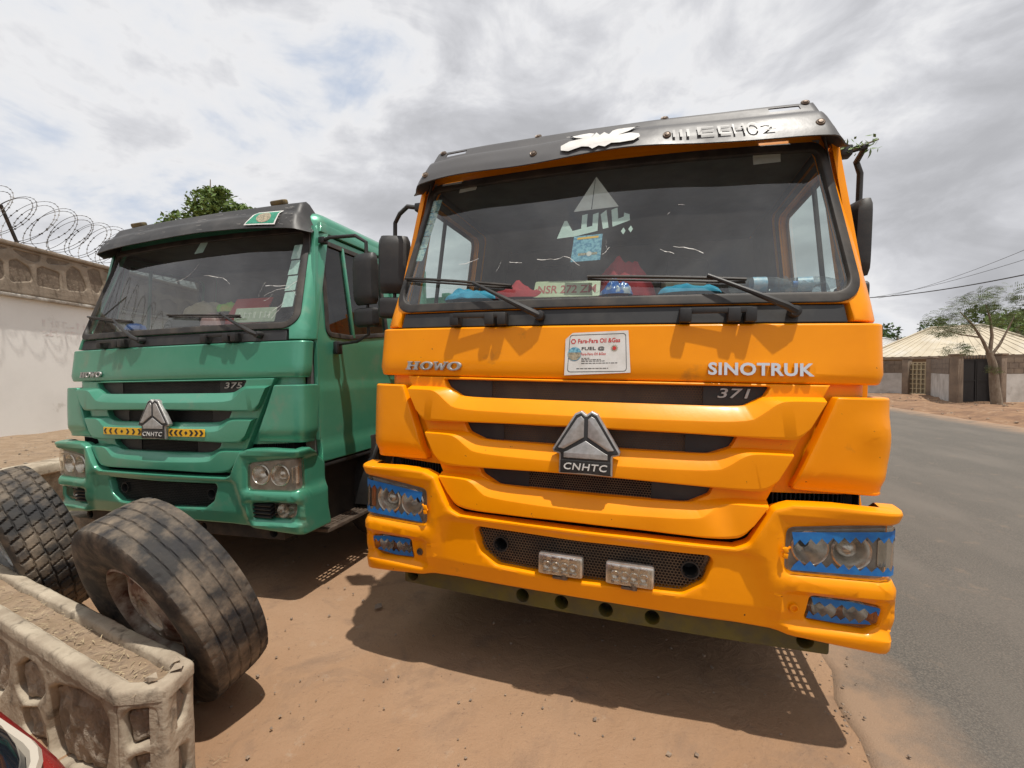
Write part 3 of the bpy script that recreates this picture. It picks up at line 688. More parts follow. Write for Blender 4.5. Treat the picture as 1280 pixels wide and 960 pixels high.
    def emb_plate(pts, d, t, bv=.003): return plate_mesh(pts, [], t, bv, lambda s, z, dd: WC(s, z, dd + d), .0)
    eo = rpoly(sym([(0, 1.398, .004), (.022, 1.416, .006), (.052, 1.402, .01), (.152, 1.236, .006), (.148, 1.222, .004), (.120, 1.214, .002), (.120, 1.125, .004), (0, 1.125)][::-1]), 0, 3)
    em = P('emblem', 'emb0', lambda: emb_plate(eo, ED - .016, .03, .005), SILV)
    P('emblem_face', 'emb1', lambda: emb_plate(offset(eo if area2(eo) > 0 else eo[::-1], .009), ED - .0195, .003, .0005), BLKP, em)
    for sg in (-1, 1): P('emblem_facet', ('emb2', sg), lambda: emb_plate(rpoly([(sg * .0085, 1.378, .002), (sg * .023, 1.392, .004), (sg * .040, 1.382, .004), (sg * .126, 1.243, .003), (sg * .098, 1.240, .002), (sg * .0085, 1.297, .002)], 0, 3), ED - .022, .005, .002), SILV, em)
    P('emblem_facet', 'emb3', lambda: emb_plate(rpoly([(0, 1.281, .003), (.084, 1.230, .002), (.098, 1.224, .002), (.098, 1.200, .002), (-.098, 1.200, .002), (-.098, 1.224, .002), (-.084, 1.230, .002)], 0, 3), ED - .022, .005, .002), SILV, em)
    P('emblem_plaque', 'emb4', lambda: emb_plate(rpoly([(-.112, 1.134), (.112, 1.134), (.112, 1.190), (-.112, 1.190)], .003), ED - .022, .006, .001), BLKP, em)
    P('lettering', 'cnhtc', lambda: text_on('CNHTC', (-.096, .098, 1.147, 1.178), WC, ED - .0225, .002, bold=.012, shear=.15, space=1.12), WHT, em)
    hx0, hx1, hz0, hz1 = (-.992, -.662, 1.587, 1.632) if Y else (-.985, -.70, 1.587, 1.632)
    def howo_letter(i):
        H_ = [(0, 0), (.42, 0), (.42, .14), (.34, .14), (.34, .42), (.66, .42), (.66, .14), (.58, .14), (.58, 0), (1, 0), (1, .14), (.92, .14), (.92, .86), (1, .86), (1, 1), (.58, 1), (.58, .86), (.66, .86), (.66, .60), (.34, .60), (.34, .86), (.42, .86), (.42, 1), (0, 1), (0, .86), (.08, .86), (.08, .14), (0, .14)]
        W_ = [(-.04, 1), (-.04, .86), (.03, .86), (.22, 0), (.38, 0), (.50, .46), (.62, 0), (.78, 0), (.97, .86), (1.04, .86), (1.04, 1), (.70, 1), (.70, .86), (.79, .86), (.70, .36), (.58, .82), (.42, .82), (.30, .36), (.21, .86), (.30, .86), (.30, 1)]
        el = lambda rx, rz: [(.5 + rx * math.cos(2 * math.pi * k / 28), .5 + rz * math.sin(2 * math.pi * k / 28)) for k in range(28)]
        P_, Hl = {0: (H_, []), 1: (el(.52, .52), [el(.24, .34)]), 2: (W_, []), 3: (el(.52, .52), [el(.24, .34)])}[i]
        x0 = lerp(hx0, hx1, (0, .262, .505, .760)[i]); wd = (hx1 - hx0) * (.235, .225, .245, .240)[i]
        f = lambda pts: [(x0 + a_ * wd + .010 * b_, lerp(hz0, hz1, b_)) for a_, b_ in pts]
        return plate_mesh(f(P_), [f(h) for h in Hl], .012, .0015, lambda s, z, d: WC(s, z, d - .018), 0)
    for i in range(4): P('badge_letter', ('howo', i, Y), lambda: howo_letter(i), SILV)
    if Y:
        P('badge_lettering', 'sino', lambda: text_on('SINOTRUK', (.509, .918, 1.588, 1.643), WC, -.006, .012, bold=.03, space=1.06), CHR)
        P('power_lettering', '371', lambda: text_on('371', (.557, .69, 1.487, 1.53), WC, .034, .004, bold=.01, shear=.2, space=1.05), SILV, gp)
        # white advert sticker on the front panel
        st = [(-.118, 1.574), (.185, 1.592), (.170, 1.785), (-.085, 1.775), (-.118, 1.745)]
        SD = -.0075
        ad = P('advert_sticker', 'ad', lambda: plate_mesh(st, [], .001, 0, lambda s, z, d: WC(s, z, d + SD), .03, .03, walls=False), WHT)
        wr = lambda s, z, d: WC(s, z + .03 * s, d)
        P('sticker_border', 'ad1', lambda: plate_mesh(rpoly([(-.105, 1.592), (.168, 1.592), (.160, 1.768), (-.098, 1.768)], .014), [rpoly([(-.1025, 1.5945), (.1655, 1.5945), (.1575, 1.7655), (-.0955, 1.7655)], .013)], .0005, 0, lambda s, z, d: wr(s, z, d + SD - .0006), .03, walls=False), BLKP, ad)
        for i, (tx, bx, mt, kw) in enumerate([('Fara-Fara Oil &Gas', (-.058, .135, 1.727, 1.748), REDP, dict(bold=.02)), ('FUEL @', (-.040, .066, 1.690, 1.710), BLKP, dict(bold=.02)), ('Fara-Fara Oil &Gas', (-.042, .072, 1.670, 1.682), REDP, dict(bold=.015)),
                ('ABC 24 HOURS SERVICE', (-.040, .020, 1.6535, 1.6575), BLKP, dict()), ('PETROL DIESEL KEROSENE', (-.040, .06, 1.6455, 1.6495), BLKP, dict()), ('AND ALL PETROLEUM PRODUCTS', (-.040, .075, 1.6375, 1.6415), BLKP, dict()), ('FOR MORE ENQUIRY AND SUPPLY CALL US', (-.040, .125, 1.627, 1.631), BLKP, dict()), ('customer satisfaction is our aim', (-.065, .085, 1.605, 1.610), BLKP, dict())]):
            if i in (3, 4, 5, 6, 7): continue
            P('sticker_lettering', ('adt', i), lambda: text_on(tx, bx, wr, SD - .0008, **kw), mt, ad)
        def lines():
            mb = MB(); rnd = random.Random(3)
            for x0, x1, z in ((-.040, .0, 1.655), (-.040, .05, 1.648), (-.040, .068, 1.641), (-.040, .125, 1.631), (-.062, .085, 1.607)):
                x = x0
                while x < x1:
                    l = rnd.uniform(.006, .018); mb.add([wr(x, z, SD - .0008), wr(min(x + l, x1), z, SD - .0008), wr(min(x + l, x1), z + .0028, SD - .0008), wr(x, z + .0028, SD - .0008)], [(0, 1, 2, 3)]); x += l + .003
            return mb.mesh(smooth=False)
        stuff(P('small_print', 'adlines', lines, BLKP, ad))
        P('sticker_logo', 'adlogo', lambda: plate_mesh(circle(-.080, 1.737, .013, 6), [circle(-.080, 1.737, .008, 6)], .0005, 0, lambda s, z, d: wr(s, z, d + SD - .0008), 0, walls=False), REDP, ad)
        P('sticker_photo', 'adphoto', lambda: plate_mesh(circle(-.073, 1.677, .033, 24), [], .0005, 0, lambda s, z, d: wr(s, z, d + SD - .0008), 0, walls=False), BLUEP, ad)
        P('sticker_photo', 'adphoto2', lambda: plate_mesh([(-.103, 1.685), (-.102, 1.662), (-.085, 1.648), (-.062, 1.648), (-.045, 1.664), (-.043, 1.684)], [], .0005, 0, lambda s, z, d: wr(s, z, d + SD - .0012), 0, walls=False), TANP, ad)
        P('sticker_seal', 'adseal', lambda: plate_mesh([(.11 + r_ * math.cos(a), 1.700 + r_ * math.sin(a)) for a, r_ in [(2 * math.pi * k / 24, .018 if k % 2 else .011) for k in range(24)]], [], .0005, 0, lambda s, z, d: wr(s, z, d + SD - .0008), 0, walls=False), TANP, ad)
        P('sticker_seal', 'adseal2', lambda: plate_mesh(circle(.11, 1.700, .009, 10), [], .0005, 0, lambda s, z, d: wr(s, z, d + SD - .0012), 0, walls=False), REDP, ad)
        # two LED work lamps
        for c in (-.108, .205):
            def led():
                mb = MB(); q_ = WBmp(c, .687, .012); mb.box(q_ + Vector((0, .03, 0)), (.212, .05, .098), ch=.012); return mb.mesh('led', 40)
            lb = P('work_lamp', ('led', c), led, CHRD)
            def ledr():
                mb = MB(); q_ = WBmp(c, .687, .012)
                for i in range(4): mb.lathe([(.020, -.001), (.016, .004), (.010, .001), (.004, -.003), (0, -.003)], 14, Matrix.Translation(q_ + Vector((-.062 + .041 * i, .004, .0))) @ Matrix.Rotation(R(90), 4, 'X'))
                for dz in (-.034, .034):
                    for i in range(4): mb.box(q_ + Vector((-.062 + .041 * i, .003, dz)), (.034, .006, .018), ch=.002)
                return mb.mesh('ledr', 40)
            P('led_reflector', ('ledr', c), ledr, CHR, lb)
            def ledl():
                mb = MB(); q_ = WBmp(c, .687, .012); mb.box(q_ + Vector((0, -.003, 0)), (.19, .006, .082), ch=.002); return mb.mesh()
            P('lens', ('ledl', c), ledl, LENS, lb)
            def ledb():
                mb = MB(); q_ = WBmp(c, .63, .02); mb.box(q_ + Vector((0, .02, 0)), (.07, .05, .012), ch=.003); mb.lathe([(.014, -.01), (.014, .01), (0, .01)], 10, Matrix.Translation(q_ + Vector((.02, .0, .008)))); return mb.mesh()
            P('bracket', ('ledb', c), ledb, RUST, lb)
    else:
        P('power_lettering', '375', lambda: text_on('375', (.545, .70, 1.485, 1.528), WC, .034, .004, bold=.01, shear=.2, space=1.05), SILV, gp)
        for sg, (x0, x1) in ((-1, (-.575, -.135)), (1, (.13, .46))):
            pl = P('chevron_plate', ('chev', sg), lambda: plate_mesh(rpoly([(x0, 1.145), (x1, 1.145), (x1, 1.20), (x0, 1.20)], .004), [], .004, .001, lambda s, z, d: WC(s, z, d - .058), .08), YELP)
            def chevs():
                mb = MB(); n_ = 7; cx = (x0 + x1) / 2
                for k in range(n_):
                    x = lerp(x0 + .03, x1 - .03, k / (n_ - 1)); t = 1 if x > cx + .01 else -1
                    if abs(k - (n_ - 1) / 2) < .4: pts = [(x - .016, 1.1725), (x, 1.1585), (x + .016, 1.1725), (x, 1.1865)]; mb.add([WC(a, b, -.0592) for a, b in pts], [(0, 1, 2, 3)]); continue
                    pts = [(x - .016 * t, 1.152), (x + .004 * t, 1.152), (x + .022 * t, 1.1725), (x + .004 * t, 1.193), (x - .016 * t, 1.193), (x + .002 * t, 1.1725)]
                    mb.add([WC(a, b, -.0592) for a, b in pts], [(0, 1, 2, 5), (5, 2, 3, 4)])
                return mb.mesh(smooth=False)
            P('chevron_print', ('chevp', sg), chevs, BLKP, pl)
    # --- wipers
    for i, (pv, el, b0, b1) in enumerate((((-.25, 1.862), (-.62, 2.045), (-1.065, 2.100), (-.41, 2.018)), ((.845, 1.862), (.50, 2.030), (-.03, 2.045), (.66, 2.005)))):
        def arm():
            mb = MB(); mb.tube([WC(*pv, -.035), WC(lerp(pv[0], el[0], .12), lerp(pv[1], el[1], .12), -.055), WC(lerp(pv[0], el[0], .5), lerp(pv[1], el[1], .5), -.055), WC(*el, -.045)], [.016, .017, .011, .008], 8)
            mb.lathe([(.024, -.03), (.026, 0), (.022, .022), (.012, .026), (0, .026)], 16, Matrix.Translation(WC(*pv, -.02)) @ Matrix.Rotation(R(90), 4, 'X')); return mb.mesh()
        wp = P('wiper', ('warm', i), arm, BLK)
        def blade():
            mb = MB(); pts = [WC(lerp(b0[0], b1[0], t / 10), lerp(b0[1], b1[1], t / 10) + .004, -.026 - .012 * math.sin(math.pi * t / 10)) for t in range(11)]
            mb.tube(pts, .008, 6); mb.tube([WC(lerp(b0[0], b1[0], t / 10), lerp(b0[1], b1[1], t / 10) - .008, -.012) for t in range(11)], .006, 5); return mb.mesh()
        P('blade', ('wbl', i), blade, GASK, wp)
    for i, x in enumerate((-.567, .541)):
        def brk():
            mb = MB(); a, b = x - .15, x + .15
            mb.box(WC(x, 1.868, -.045), (.27, .018, .026), ch=.004)
            for xx, ww in ((a + .02, .05), (b - .02, .045), (b - .085, .05)): mb.box(WC(xx, 1.848, -.02), (ww, .075, .062), ch=.006)
            for xx in (a + .02, b - .02): mb.lathe([(.009, 0), (.009, .004), (0, .004)], 10, Matrix.Translation(WC(xx, 1.868, -.058)) @ Matrix.Rotation(R(90), 4, 'X'))
            return mb.mesh('brk', 40)
        P('step_bracket', ('wbrk', i), brk, BLK)
    # --- visor
    def visor():
        nu, nv = 96, 18; bm = bmesh.new(); g = []
        for i in range(nu + 1):
            u = -1 + 2 * i / nu; a = abs(u); e = sstep(.91, 1, a); row = []
            zt = 2.893 + .018 * u * u - .19 * e ** 1.5; zb = (2.672 - .022 * u * u - .022 * a ** 6 + (.010 * math.sin(u * 7 + .8) if Y else .004 * math.sin(u * 5)))
            for j in range(nv + 1):
                v = j / nv
                y = interp([(0, .42), (.10, .36), (.30, .325), (.42, .305), (.52, .268), (.8, .225), (1, .205)], v) + .075 * u * u + .16 * e ** 1.5 * (1 - .45 * v)
                z = lerp(zt, zb, v) + (.010 * math.exp(-((v - .46) / .05) ** 2) if Y else 0)
                x = u * (1.055 + .055 * v - .03 * (1 - v) * e)
                row.append(bm.verts.new((x, y + .004 * noise.noise(Vector((u * 4, v * 3, 3))), z)))
            g.append(row)
        for i in range(nu):
            u = -1 + 2 * (i + .5) / nu
            for j in range(nv):
                v = (j + .5) / nv
                if Y and (.735 < abs(u) < .855) and .16 < v < .28: continue
                bm.faces.new((g[i][j], g[i + 1][j], g[i + 1][j + 1], g[i][j + 1]))
        bmesh.ops.recalc_face_normals(bm, faces=bm.faces)
        bmesh.ops.solidify(bm, geom=bm.faces[:], thickness=.006)
        me = bpy.data.meshes.new('visor'); bm.to_mesh(me); bm.free(); return finish(me, 50)
    vs = P('sun_visor', ('visor', kind), visor, VISY if Y else VISG)
    def vpt(u, v, out=.002):
        a = abs(u); e = sstep(.91, 1, a); zt = 2.893 + .018 * u * u - .19 * e ** 1.5; zb = (2.672 - .022 * u * u - .022 * a ** 6 + (.010 * math.sin(u * 7 + .8) if Y else .004 * math.sin(u * 5)))
        y = interp([(0, .42), (.10, .36), (.30, .325), (.42, .305), (.52, .268), (.8, .225), (1, .205)], v) + .075 * u * u + .16 * e ** 1.5 * (1 - .45 * v)
        z = lerp(zt, zb, v) + (.010 * math.exp(-((v - .46) / .05) ** 2) if Y else 0)
        y += .004 * noise.noise(Vector((u * 4, v * 3, 3)))
        return Vector((u * (1.055 + .055 * v - .03 * (1 - v) * e), y - out, z + out * .4))
    wv = lambda s, z, d: vpt(s / 1.1, z, .010 - d)
    if Y:
        bf = [(-.045, .60), (-.03, .50), (-.10, .42), (-.185, .36), (-.13, .52), (-.085, .58), (-.155, .60), (-.195, .70), (-.19, .84), (-.15, .90), (-.085, .84), (-.05, .88), (-.03, .96), (0, .90), (.03, .96), (.06, .88), (.10, .90), (.165, .88), (.195, .78), (.19, .68), (.15, .62), (.09, .64), (.14, .56), (.205, .40), (.11, .44), (.06, .50), (.045, .58), (.02, .50), (0, .56), (-.02, .48)]
        P('butterfly_sticker', 'bfly', lambda: plate_mesh([(a, 1 - (1 - b) * 1.0) for a, b in bf], [], .001, 0, wv, .03, .06, walls=False), WHT, vs)
        for i, (tx, x0, x1, a, b) in enumerate((('III', .345, .42, .86, .66), ('E', .455, .53, .84, .62), ('E', .545, .60, .84, .62), ('H', .61, .66, .86, .6), ('O', .67, .72, .86, .6), ('2', .73, .785, .84, .64))):
            P('peeled_lettering', ('peel', i), lambda: text_on(tx, (x0, x1, a, b), wv, .0022, bold=0.0), mat('faded_residue', (.105, .10, .098), .42, c2=(.07, .068, .066), nscale=40), vs)
        for i, (u, v) in enumerate(((-.90, .80), (-.31, .74), (.29, .76), (.885, .72), (-.885, .12), (-.33, .08), (.29, .08), (.885, .10))):
            def riv():
                mb = MB(); c = vpt(u, v, .004); n_ = Vector((0, -1, .5 if v > .5 else .9)).normalized(); mb.lathe([(.020, -.002), (.017, .003), (.012, .001), (.009, .006), (0, .007)], 14, Matrix.Translation(c) @ n_.to_track_quat('Z', 'Y').to_matrix().to_4x4()); return mb.mesh()
            P('visor_bolt', ('riv', i), riv, RUST, vs)
    else:
        stq = [(.62, .92), (.88, .92), (.90, .40), (.68, .40)]
        sp = P('visor_sticker', 'vst', lambda: plate_mesh(stq, [], .001, 0, wv, .03, .06, walls=False), WHT, vs)
        P('sticker_print', 'vst2', lambda: plate_mesh([(.634, .88), (.870, .88), (.888, .44), (.694, .44)], [], .001, 0, lambda s, z, d: wv(s, z, d - .001), .03, .06, walls=False), GRNP, sp)
        P('sticker_seal', 'vst3', lambda: plate_mesh([(.772 + .062 * math.cos(t), .66 + .19 * math.sin(t)) for t in [2 * math.pi * k / 24 for k in range(24)]], [], .001, 0, lambda s, z, d: wv(s, z, d - .002), .03, .06, walls=False), TANP, sp)
        def scr():
            r_ = random.Random(17); mb = MB()
            for _ in range(34):
                u, v = r_.uniform(-.85, .9), r_.uniform(.15, .95); l = r_.uniform(.01, .09)
                if r_.random() < .45: u, v, l = r_.uniform(.80, .93), r_.uniform(.1, .9), r_.uniform(.005, .03)
                w_ = r_.uniform(.004, .016); dv = r_.uniform(-.03, .03); mb.add([vpt(u, v, .008), vpt(min(.97, u + l), v + dv, .008), vpt(min(.97, u + l), v + dv + w_, .008), vpt(u, v + w_ * .4, .008)], [(0, 1, 2, 3)])
            return mb.mesh(smooth=False)
        stuff(P('scratches', 'vscr', scr, mat('scratch_white', (.30, .285, .265), .7), vs))
        for x in (-.80, .78):
            def mk():
                mb = MB(); mb.box(vpt(x / 1.1, .03, -.004) + Vector((0, 0, .02)), (.13, .06, .04), Matrix.Rotation(R(20), 3, 'X'), .012); return mb.mesh()
            P('marker_lamp', ('mk', x), mk, mat('dirty_amber_lamp', (.16, .11, .035), .4, c2=(.08, .06, .03), nscale=20), vs)
    # --- stickers behind the glass
    wg = lambda s, z, d: WC(s, z, d + .001)
    def gl(name, key, pts, mt, dd=0.0, rr=0): return P(name, key, lambda: plate_mesh(rpoly(pts, rr) if rr else pts, [], .001, 0, lambda s, z, d: WC(s, z, d + .0085 - dd), .04, .05, walls=False), mt)
    if Y:
        gl('triangle_sticker', 'tri', [(-.025, 2.612), (-.130, 2.418), (.098, 2.427)], WHT)
        gl('triangle_seam', 'tris', [(-.030, 2.60), (-.028, 2.60), (-.036, 2.424), (-.040, 2.424)], BLKP, .001)
        k = lambda a, b: (lerp(-.206, .142, a), 2.262 + b * .135)
        ar = dict(alif1=[k(.0, .08), k(.09, .80), k(.13, .80), k(.225, .35), k(.35, .42), k(.35, .98), k(.43, 1.02), k(.43, .46), k(.51, .50), k(.51, .98), k(.59, 1.04), k(.59, .28), k(.27, .12)],
                  lam=[k(.62, .95), k(.70, 1.12), k(.745, .38), k(.665, .34)], ya=[k(.77, 1.10), k(.855, 1.18), k(.875, .72), k(.95, .78), k(.955, .95), k(1.03, .86), k(1.04, .62), k(.80, .40)],
                  d1=[k(.92, .20), k(.955, .34), k(.985, .20), k(.955, .06)], d2=[k(1.02, .26), k(1.055, .40), k(1.085, .26), k(1.055, .12)])
        for kk, pts in ar.items(): gl('white_lettering', ('ar', kk), pts, PALE)
        bs = gl('blue_poster_sticker', 'bps', [(-.125, 2.138), (.022, 2.142), (.026, 2.282), (-.117, 2.276)], BLUEP)
        P('sticker_print', 'bps1', lambda: plate_mesh([(-.10, 2.258), (.006, 2.262), (.007, 2.273), (-.098, 2.269)], [], .001, 0, lambda s, z, d: WC(s, z, d + .0075), 0, walls=False), YELP, bs)
        P('sticker_print', 'bps2', lambda: plate_mesh(circle(-.035, 2.178, .013, 14), [], .001, 0, lambda s, z, d: WC(s, z, d + .0075), 0, walls=False), WHT, bs)
        P('sticker_print', 'bps3', lambda: plate_mesh([(-.09, 2.17), (.005, 2.172), (.005, 2.185), (-.09, 2.183)], [], .001, 0, lambda s, z, d: WC(s, z, d + .0079), 0, walls=False), TANP, bs)
        gl('paper_tag', 'pt1', [(-.83, 2.625), (-.72, 2.632), (-.715, 2.668), (-.825, 2.665)], WHT); gl('paper_tag', 'pt2', [(.72, 2.60), (.84, 2.606), (.842, 2.68), (.72, 2.676)], WHT)
        PSt = mat('patterned_permit', (.50, .64, .58), .55, c2=(.16, .34, .40), nscale=55, nlo=.45, nhi=.6, c3=(.30, .36, .18), n3scale=20)
        for i in range(5): gl('permit_sticker', ('perm', i), [(-1.075 + i * .013, 2.215 + i * .078), (-1.00 + i * .013, 2.212 + i * .078), (-.988 + i * .013, 2.286 + i * .078), (-1.062 + i * .013, 2.289 + i * .078)], PSt, i * .0004)
    else:
        PG = mat('pale_permit', (.50, .68, .62), .6, c2=(.38, .52, .48), nscale=40)
        for i in range(4):
            z = 2.06 + i * .125; gl('permit_sticker', ('permg', i), [(.955 - i * .006, z), (1.045 - i * .012, z + .004), (1.040 - i * .012, z + .118), (.957 - i * .006, z + .114)], PG, i * .0004)
        gl('paper_tag', 'pgt', [(.0, 2.56), (.09, 2.565), (.12, 2.67), (.04, 2.665)], PALE)
    def cracks():
        rnd = random.Random(11 if Y else 5); mb = MB()
        def crack(x, z, a, l):
            pts = [(x, z)]
            for _ in range(6): a += rnd.uniform(-.35, .35); x += math.cos(a) * l / 6; z += math.sin(a) * l / 6; pts.append((x, z))
            for (x0, z0), (x1, z1) in zip(pts, pts[1:]):
                w_ = rnd.uniform(.0006, .0022); mb.add([WC(x0, z0 - w_, .0045), WC(x1, z1 - w_, .0045), WC(x1, z1 + w_, .0045), WC(x0, z0 + w_, .0045)], [(0, 1, 2, 3)])
        if Y:
            for x, z, a, l in ((-.75, 2.17, 0, .12), (-.30, 2.165, .05, .14), (-.16, 2.17, 0, .10), (.03, 2.17, 0, .05), (.05, 2.20, 1.4, .05), (.30, 2.18, -.2, .07), (.36, 2.19, 0, .14), (-.52, 2.11, 1.3, .07), (.38, 2.41, .2, .03), (.33, 2.36, .4, .02), (-.45, 2.16, 0, .07)): crack(x, z, a, l)
        else:
            for x, z, a, l in ((-.10, 2.33, .12, .30), (.18, 2.36, -.05, .3), (.75, 2.15, 1.7, .12), (.8, 2.12, .3, .08), (.95, 2.2, .9, .2), (.98, 2.22, -1, .2), (.98, 2.22, 2.6, .2), (.98, 2.21, 3.6, .2), (.86, 2.0, .5, .15), (.9, 1.98, 1.2, .12)): crack(x, z, a, l)
        return mb.mesh(smooth=False)
    P('glass_cracks', ('crack', kind), cracks, WHT)
    # --- mirrors
    for sg in ((-1, 1) if Y else (1,)):
        cx, cy, fold = (1.35, .55, .35) if (Y and sg < 0) else ((1.245, .62, 1.35) if Y else (1.50, .47, .12)); cx *= sg
        tz = 2.66 if (Y and sg > 0) else 2.60
        def arm():
            mb = MB()
            mb.box((sg * 1.125, .47, tz - .01), (.05, .06, .05), ch=.008)
            mb.tube([(sg * 1.12, .47, tz - .01), (sg * 1.20, .45, tz), (lerp(sg * 1.12, cx, .8), cy - .02, tz - .01), (cx, cy, tz - .06), (cx, cy, 2.40)], .014, 8)
            return mb.mesh('arm', 40, weld=.0)
        def arm2():
            mb = MB()
            mb.tube([(cx, cy, 2.12), (cx, cy, 1.86), (lerp(cx, sg * 1.2, .35), lerp(cy, .5, .35), 1.815), (sg * 1.19, .50, 1.80)], .012, 8)
            mb.box((sg * 1.205, .50, 1.775), (.04, .07, .10), ch=.012); return mb.mesh('arm', 40)
        ar_ = P('mirror', ('marm', sg, kind), arm, BLK); P('mirror_arm', ('marm2', sg, kind), arm2, BLK, ar_)
        rot = Matrix.Rotation(-sg * fold, 3, 'Z')
        def hous(zc, h_, w_):
            def f():
                mb = MB(); rows = []
                for k in range(-6, 7):
                    t = k / 6; zz_ = zc + t * h_ / 2; e = (1 - abs(t) ** 6) ** .5 if abs(t) < 1 else .0; ww = w_ / 2 * (.82 + .18 * e); dd = .065 * (.55 + .45 * e)
                    pr = [(-ww, .0), (-ww, -.02), (-ww * .82, -dd * .85), (-ww * .4, -dd), (ww * .4, -dd), (ww * .82, -dd * .85), (ww, -.02), (ww, .0)]
                    rows.append([Vector((cx, cy, zz_)) + rot @ Vector((a, b, 0)) for a, b in pr])
                mb.grid(rows, closed=True); n_ = 8; mb.add(rows[0], [tuple(range(n_))]); mb.add(rows[-1], [tuple(range(n_))]); return mb.mesh('hous', 42)
            return f
        P('mirror_housing', ('mh1', sg, kind), hous(2.265, .37, .205), BLK, ar_); P('mirror_housing', ('mh2', sg, kind), hous(1.985, .135, .205), BLK, ar_)
        def mg():
            mb = MB()
            for zc, h_ in ((2.265, .33), (1.985, .11)): mb.add([Vector((cx, cy, zc)) + rot @ Vector((a, .002, b)) for a, b in ((-.09, -h_ / 2), (.09, -h_ / 2), (.09, h_ / 2), (-.09, h_ / 2))], [(0, 1, 2, 3)])
            return mb.mesh(smooth=False)
        P('mirror_glass', ('mg', sg, kind), mg, CHR, ar_)
    # --- steps, wheel arches, chassis
    for sg in (-1, 1):
        def stepbox():
            mb = MB(); mb.box((sg * 1.02, .62, .66), (.10, .66, .50)); mb.box((sg * 1.13, .62, .905), (.12, .70, .03), ch=.006); mb.box((sg * 1.10, .32, .80), (.14, .05, .18), ch=.01)
            mb.box((sg * 1.12, .93, .65), (.15, .03, .50)); mb.box((sg * 1.16, .96, .90), (.08, .12, .30), ch=.02); return mb.mesh()
        P('step_well', ('stepbox', sg), stepbox, BLK)
        def tread():
            hs = [rpoly([(.36 + k * .055, 1.08 + r_ * .035), (.40 + k * .055, 1.08 + r_ * .035), (.40 + k * .055, 1.10 + r_ * .035), (.36 + k * .055, 1.10 + r_ * .035)], .004, 2) for k in range(9) for r_ in range(3)]
            return plate_mesh(rpoly([(.32, 1.05), (.90, 1.05), (.90, 1.215), (.32, 1.215)], .01, 2), hs, .025, .002, lambda y, x, d: Vector((sg * x, y, .435 - d)), 0, back=True)
        P('step', ('tread', sg), tread, RUST)
        def arch():
            mb = MB(); mb.lathe([(.66, -.16), (.68, -.155), (.68, .155), (.66, .16), (.645, .15), (.645, -.15), (.66, -.16)], 24, Matrix.Translation((sg * 1.06, 1.50, .53)) @ Matrix.Rotation(R(90), 4, 'Y'), R(90) - R(5), R(270) + R(5)); return mb.mesh('arch', 40)
        P('mudguard', ('arch', sg), arch, BLK)
    def wheel(x, y, dual=False):
        rise = .525 + x * (0.0252 if Y else -0.0119)
        o = link('wheel', cached('ttyre', lambda: tyre_mesh(.535, .30, .27, 'plain', 64)), TYRET, T)
        o.matrix_local = Matrix.Translation((x, y, rise)) @ Matrix.Rotation(R(90 if x > 0 else -90), 4, 'Y')
        link('rim', cached('trim', lambda: rim_mesh(.275, .30)), RIM, o)
    for x in (-1.0, 1.0): wheel(x, 1.50)
    for y in (4.9, 6.25):
        for x in (-1.02, 1.02, -.69, .69): wheel(x, y)
    def chas():
        mb = MB()
        for x in (-.4, .4): mb.box((x, 3.8, .92), (.09, 7.2, .30))
        for y in (.5, 2.5, 4.2, 5.6, 7.2): mb.box((0, y, .92), (.8, .12, .22))
        for y in (1.5, 4.9, 6.25): mb.box((0, y, .54), (1.9, .14, .14), ch=.02)
        mb.box((0, 1.4, .85), (.75, 1.3, .5), ch=.05); mb.box((-.95, 3.4, .75), (.5, .9, .5), ch=.06); mb.box((.95, 3.2, .75), (.5, .7, .5), ch=.06); return mb.mesh('chassis', 40)
    P('chassis', 'chassis', chas, STEEL)
    def bed():
        mb = MB(); x0, y0, y1, zb, zt = 1.22, 2.38, 7.6, 1.16, 2.45
        mb.box((0, (y0 + y1) / 2, zb), (2 * x0, y1 - y0, .08))
        for sg in (-1, 1):
            mb.box((sg * x0, (y0 + y1) / 2, (zb + zt) / 2), (.05, y1 - y0, zt - zb)); mb.box((sg * (x0 + .02), (y0 + y1) / 2, zt), (.10, y1 - y0, .10), ch=.01)
        mb.box((0, y0, (zb + zt) / 2), (2 * x0, .05, zt - zb)); mb.box((0, y1, (zb + zt) / 2), (2 * x0, .06, zt - zb)); return mb.mesh()
    bd = P('dump_bed', 'bed', bed, PAINT)
    for sg in (-1, 1):
        for k in range(7):
            def rib():
                mb = MB(); mb.box((sg * 1.265, 2.62 + k * .78, 1.78), (.045, .09, 1.24), ch=.008); return mb.mesh()
            P('rib', ('rib', sg, k), rib, PAINT, bd)
    return T

def truck_matrix(tx, ty, yaw, roll): return Matrix.Translation((tx, ty, 0)) @ Matrix.Rotation(yaw, 4, 'Z') @ Matrix.Rotation(roll, 4, 'Y')
MY = truck_matrix(.3101, 2.0594, -.30014, .025194); MG = truck_matrix(-2.6084, 3.3039, -.29170, -.011923)
TY = truck('yellow', MY, 'yellow dump truck with blue-taped headlights and a white butterfly sticker on its visor')
TG = truck('green', MG, 'green dump truck with yellow chevron plates beside its emblem, parked by the white wall')

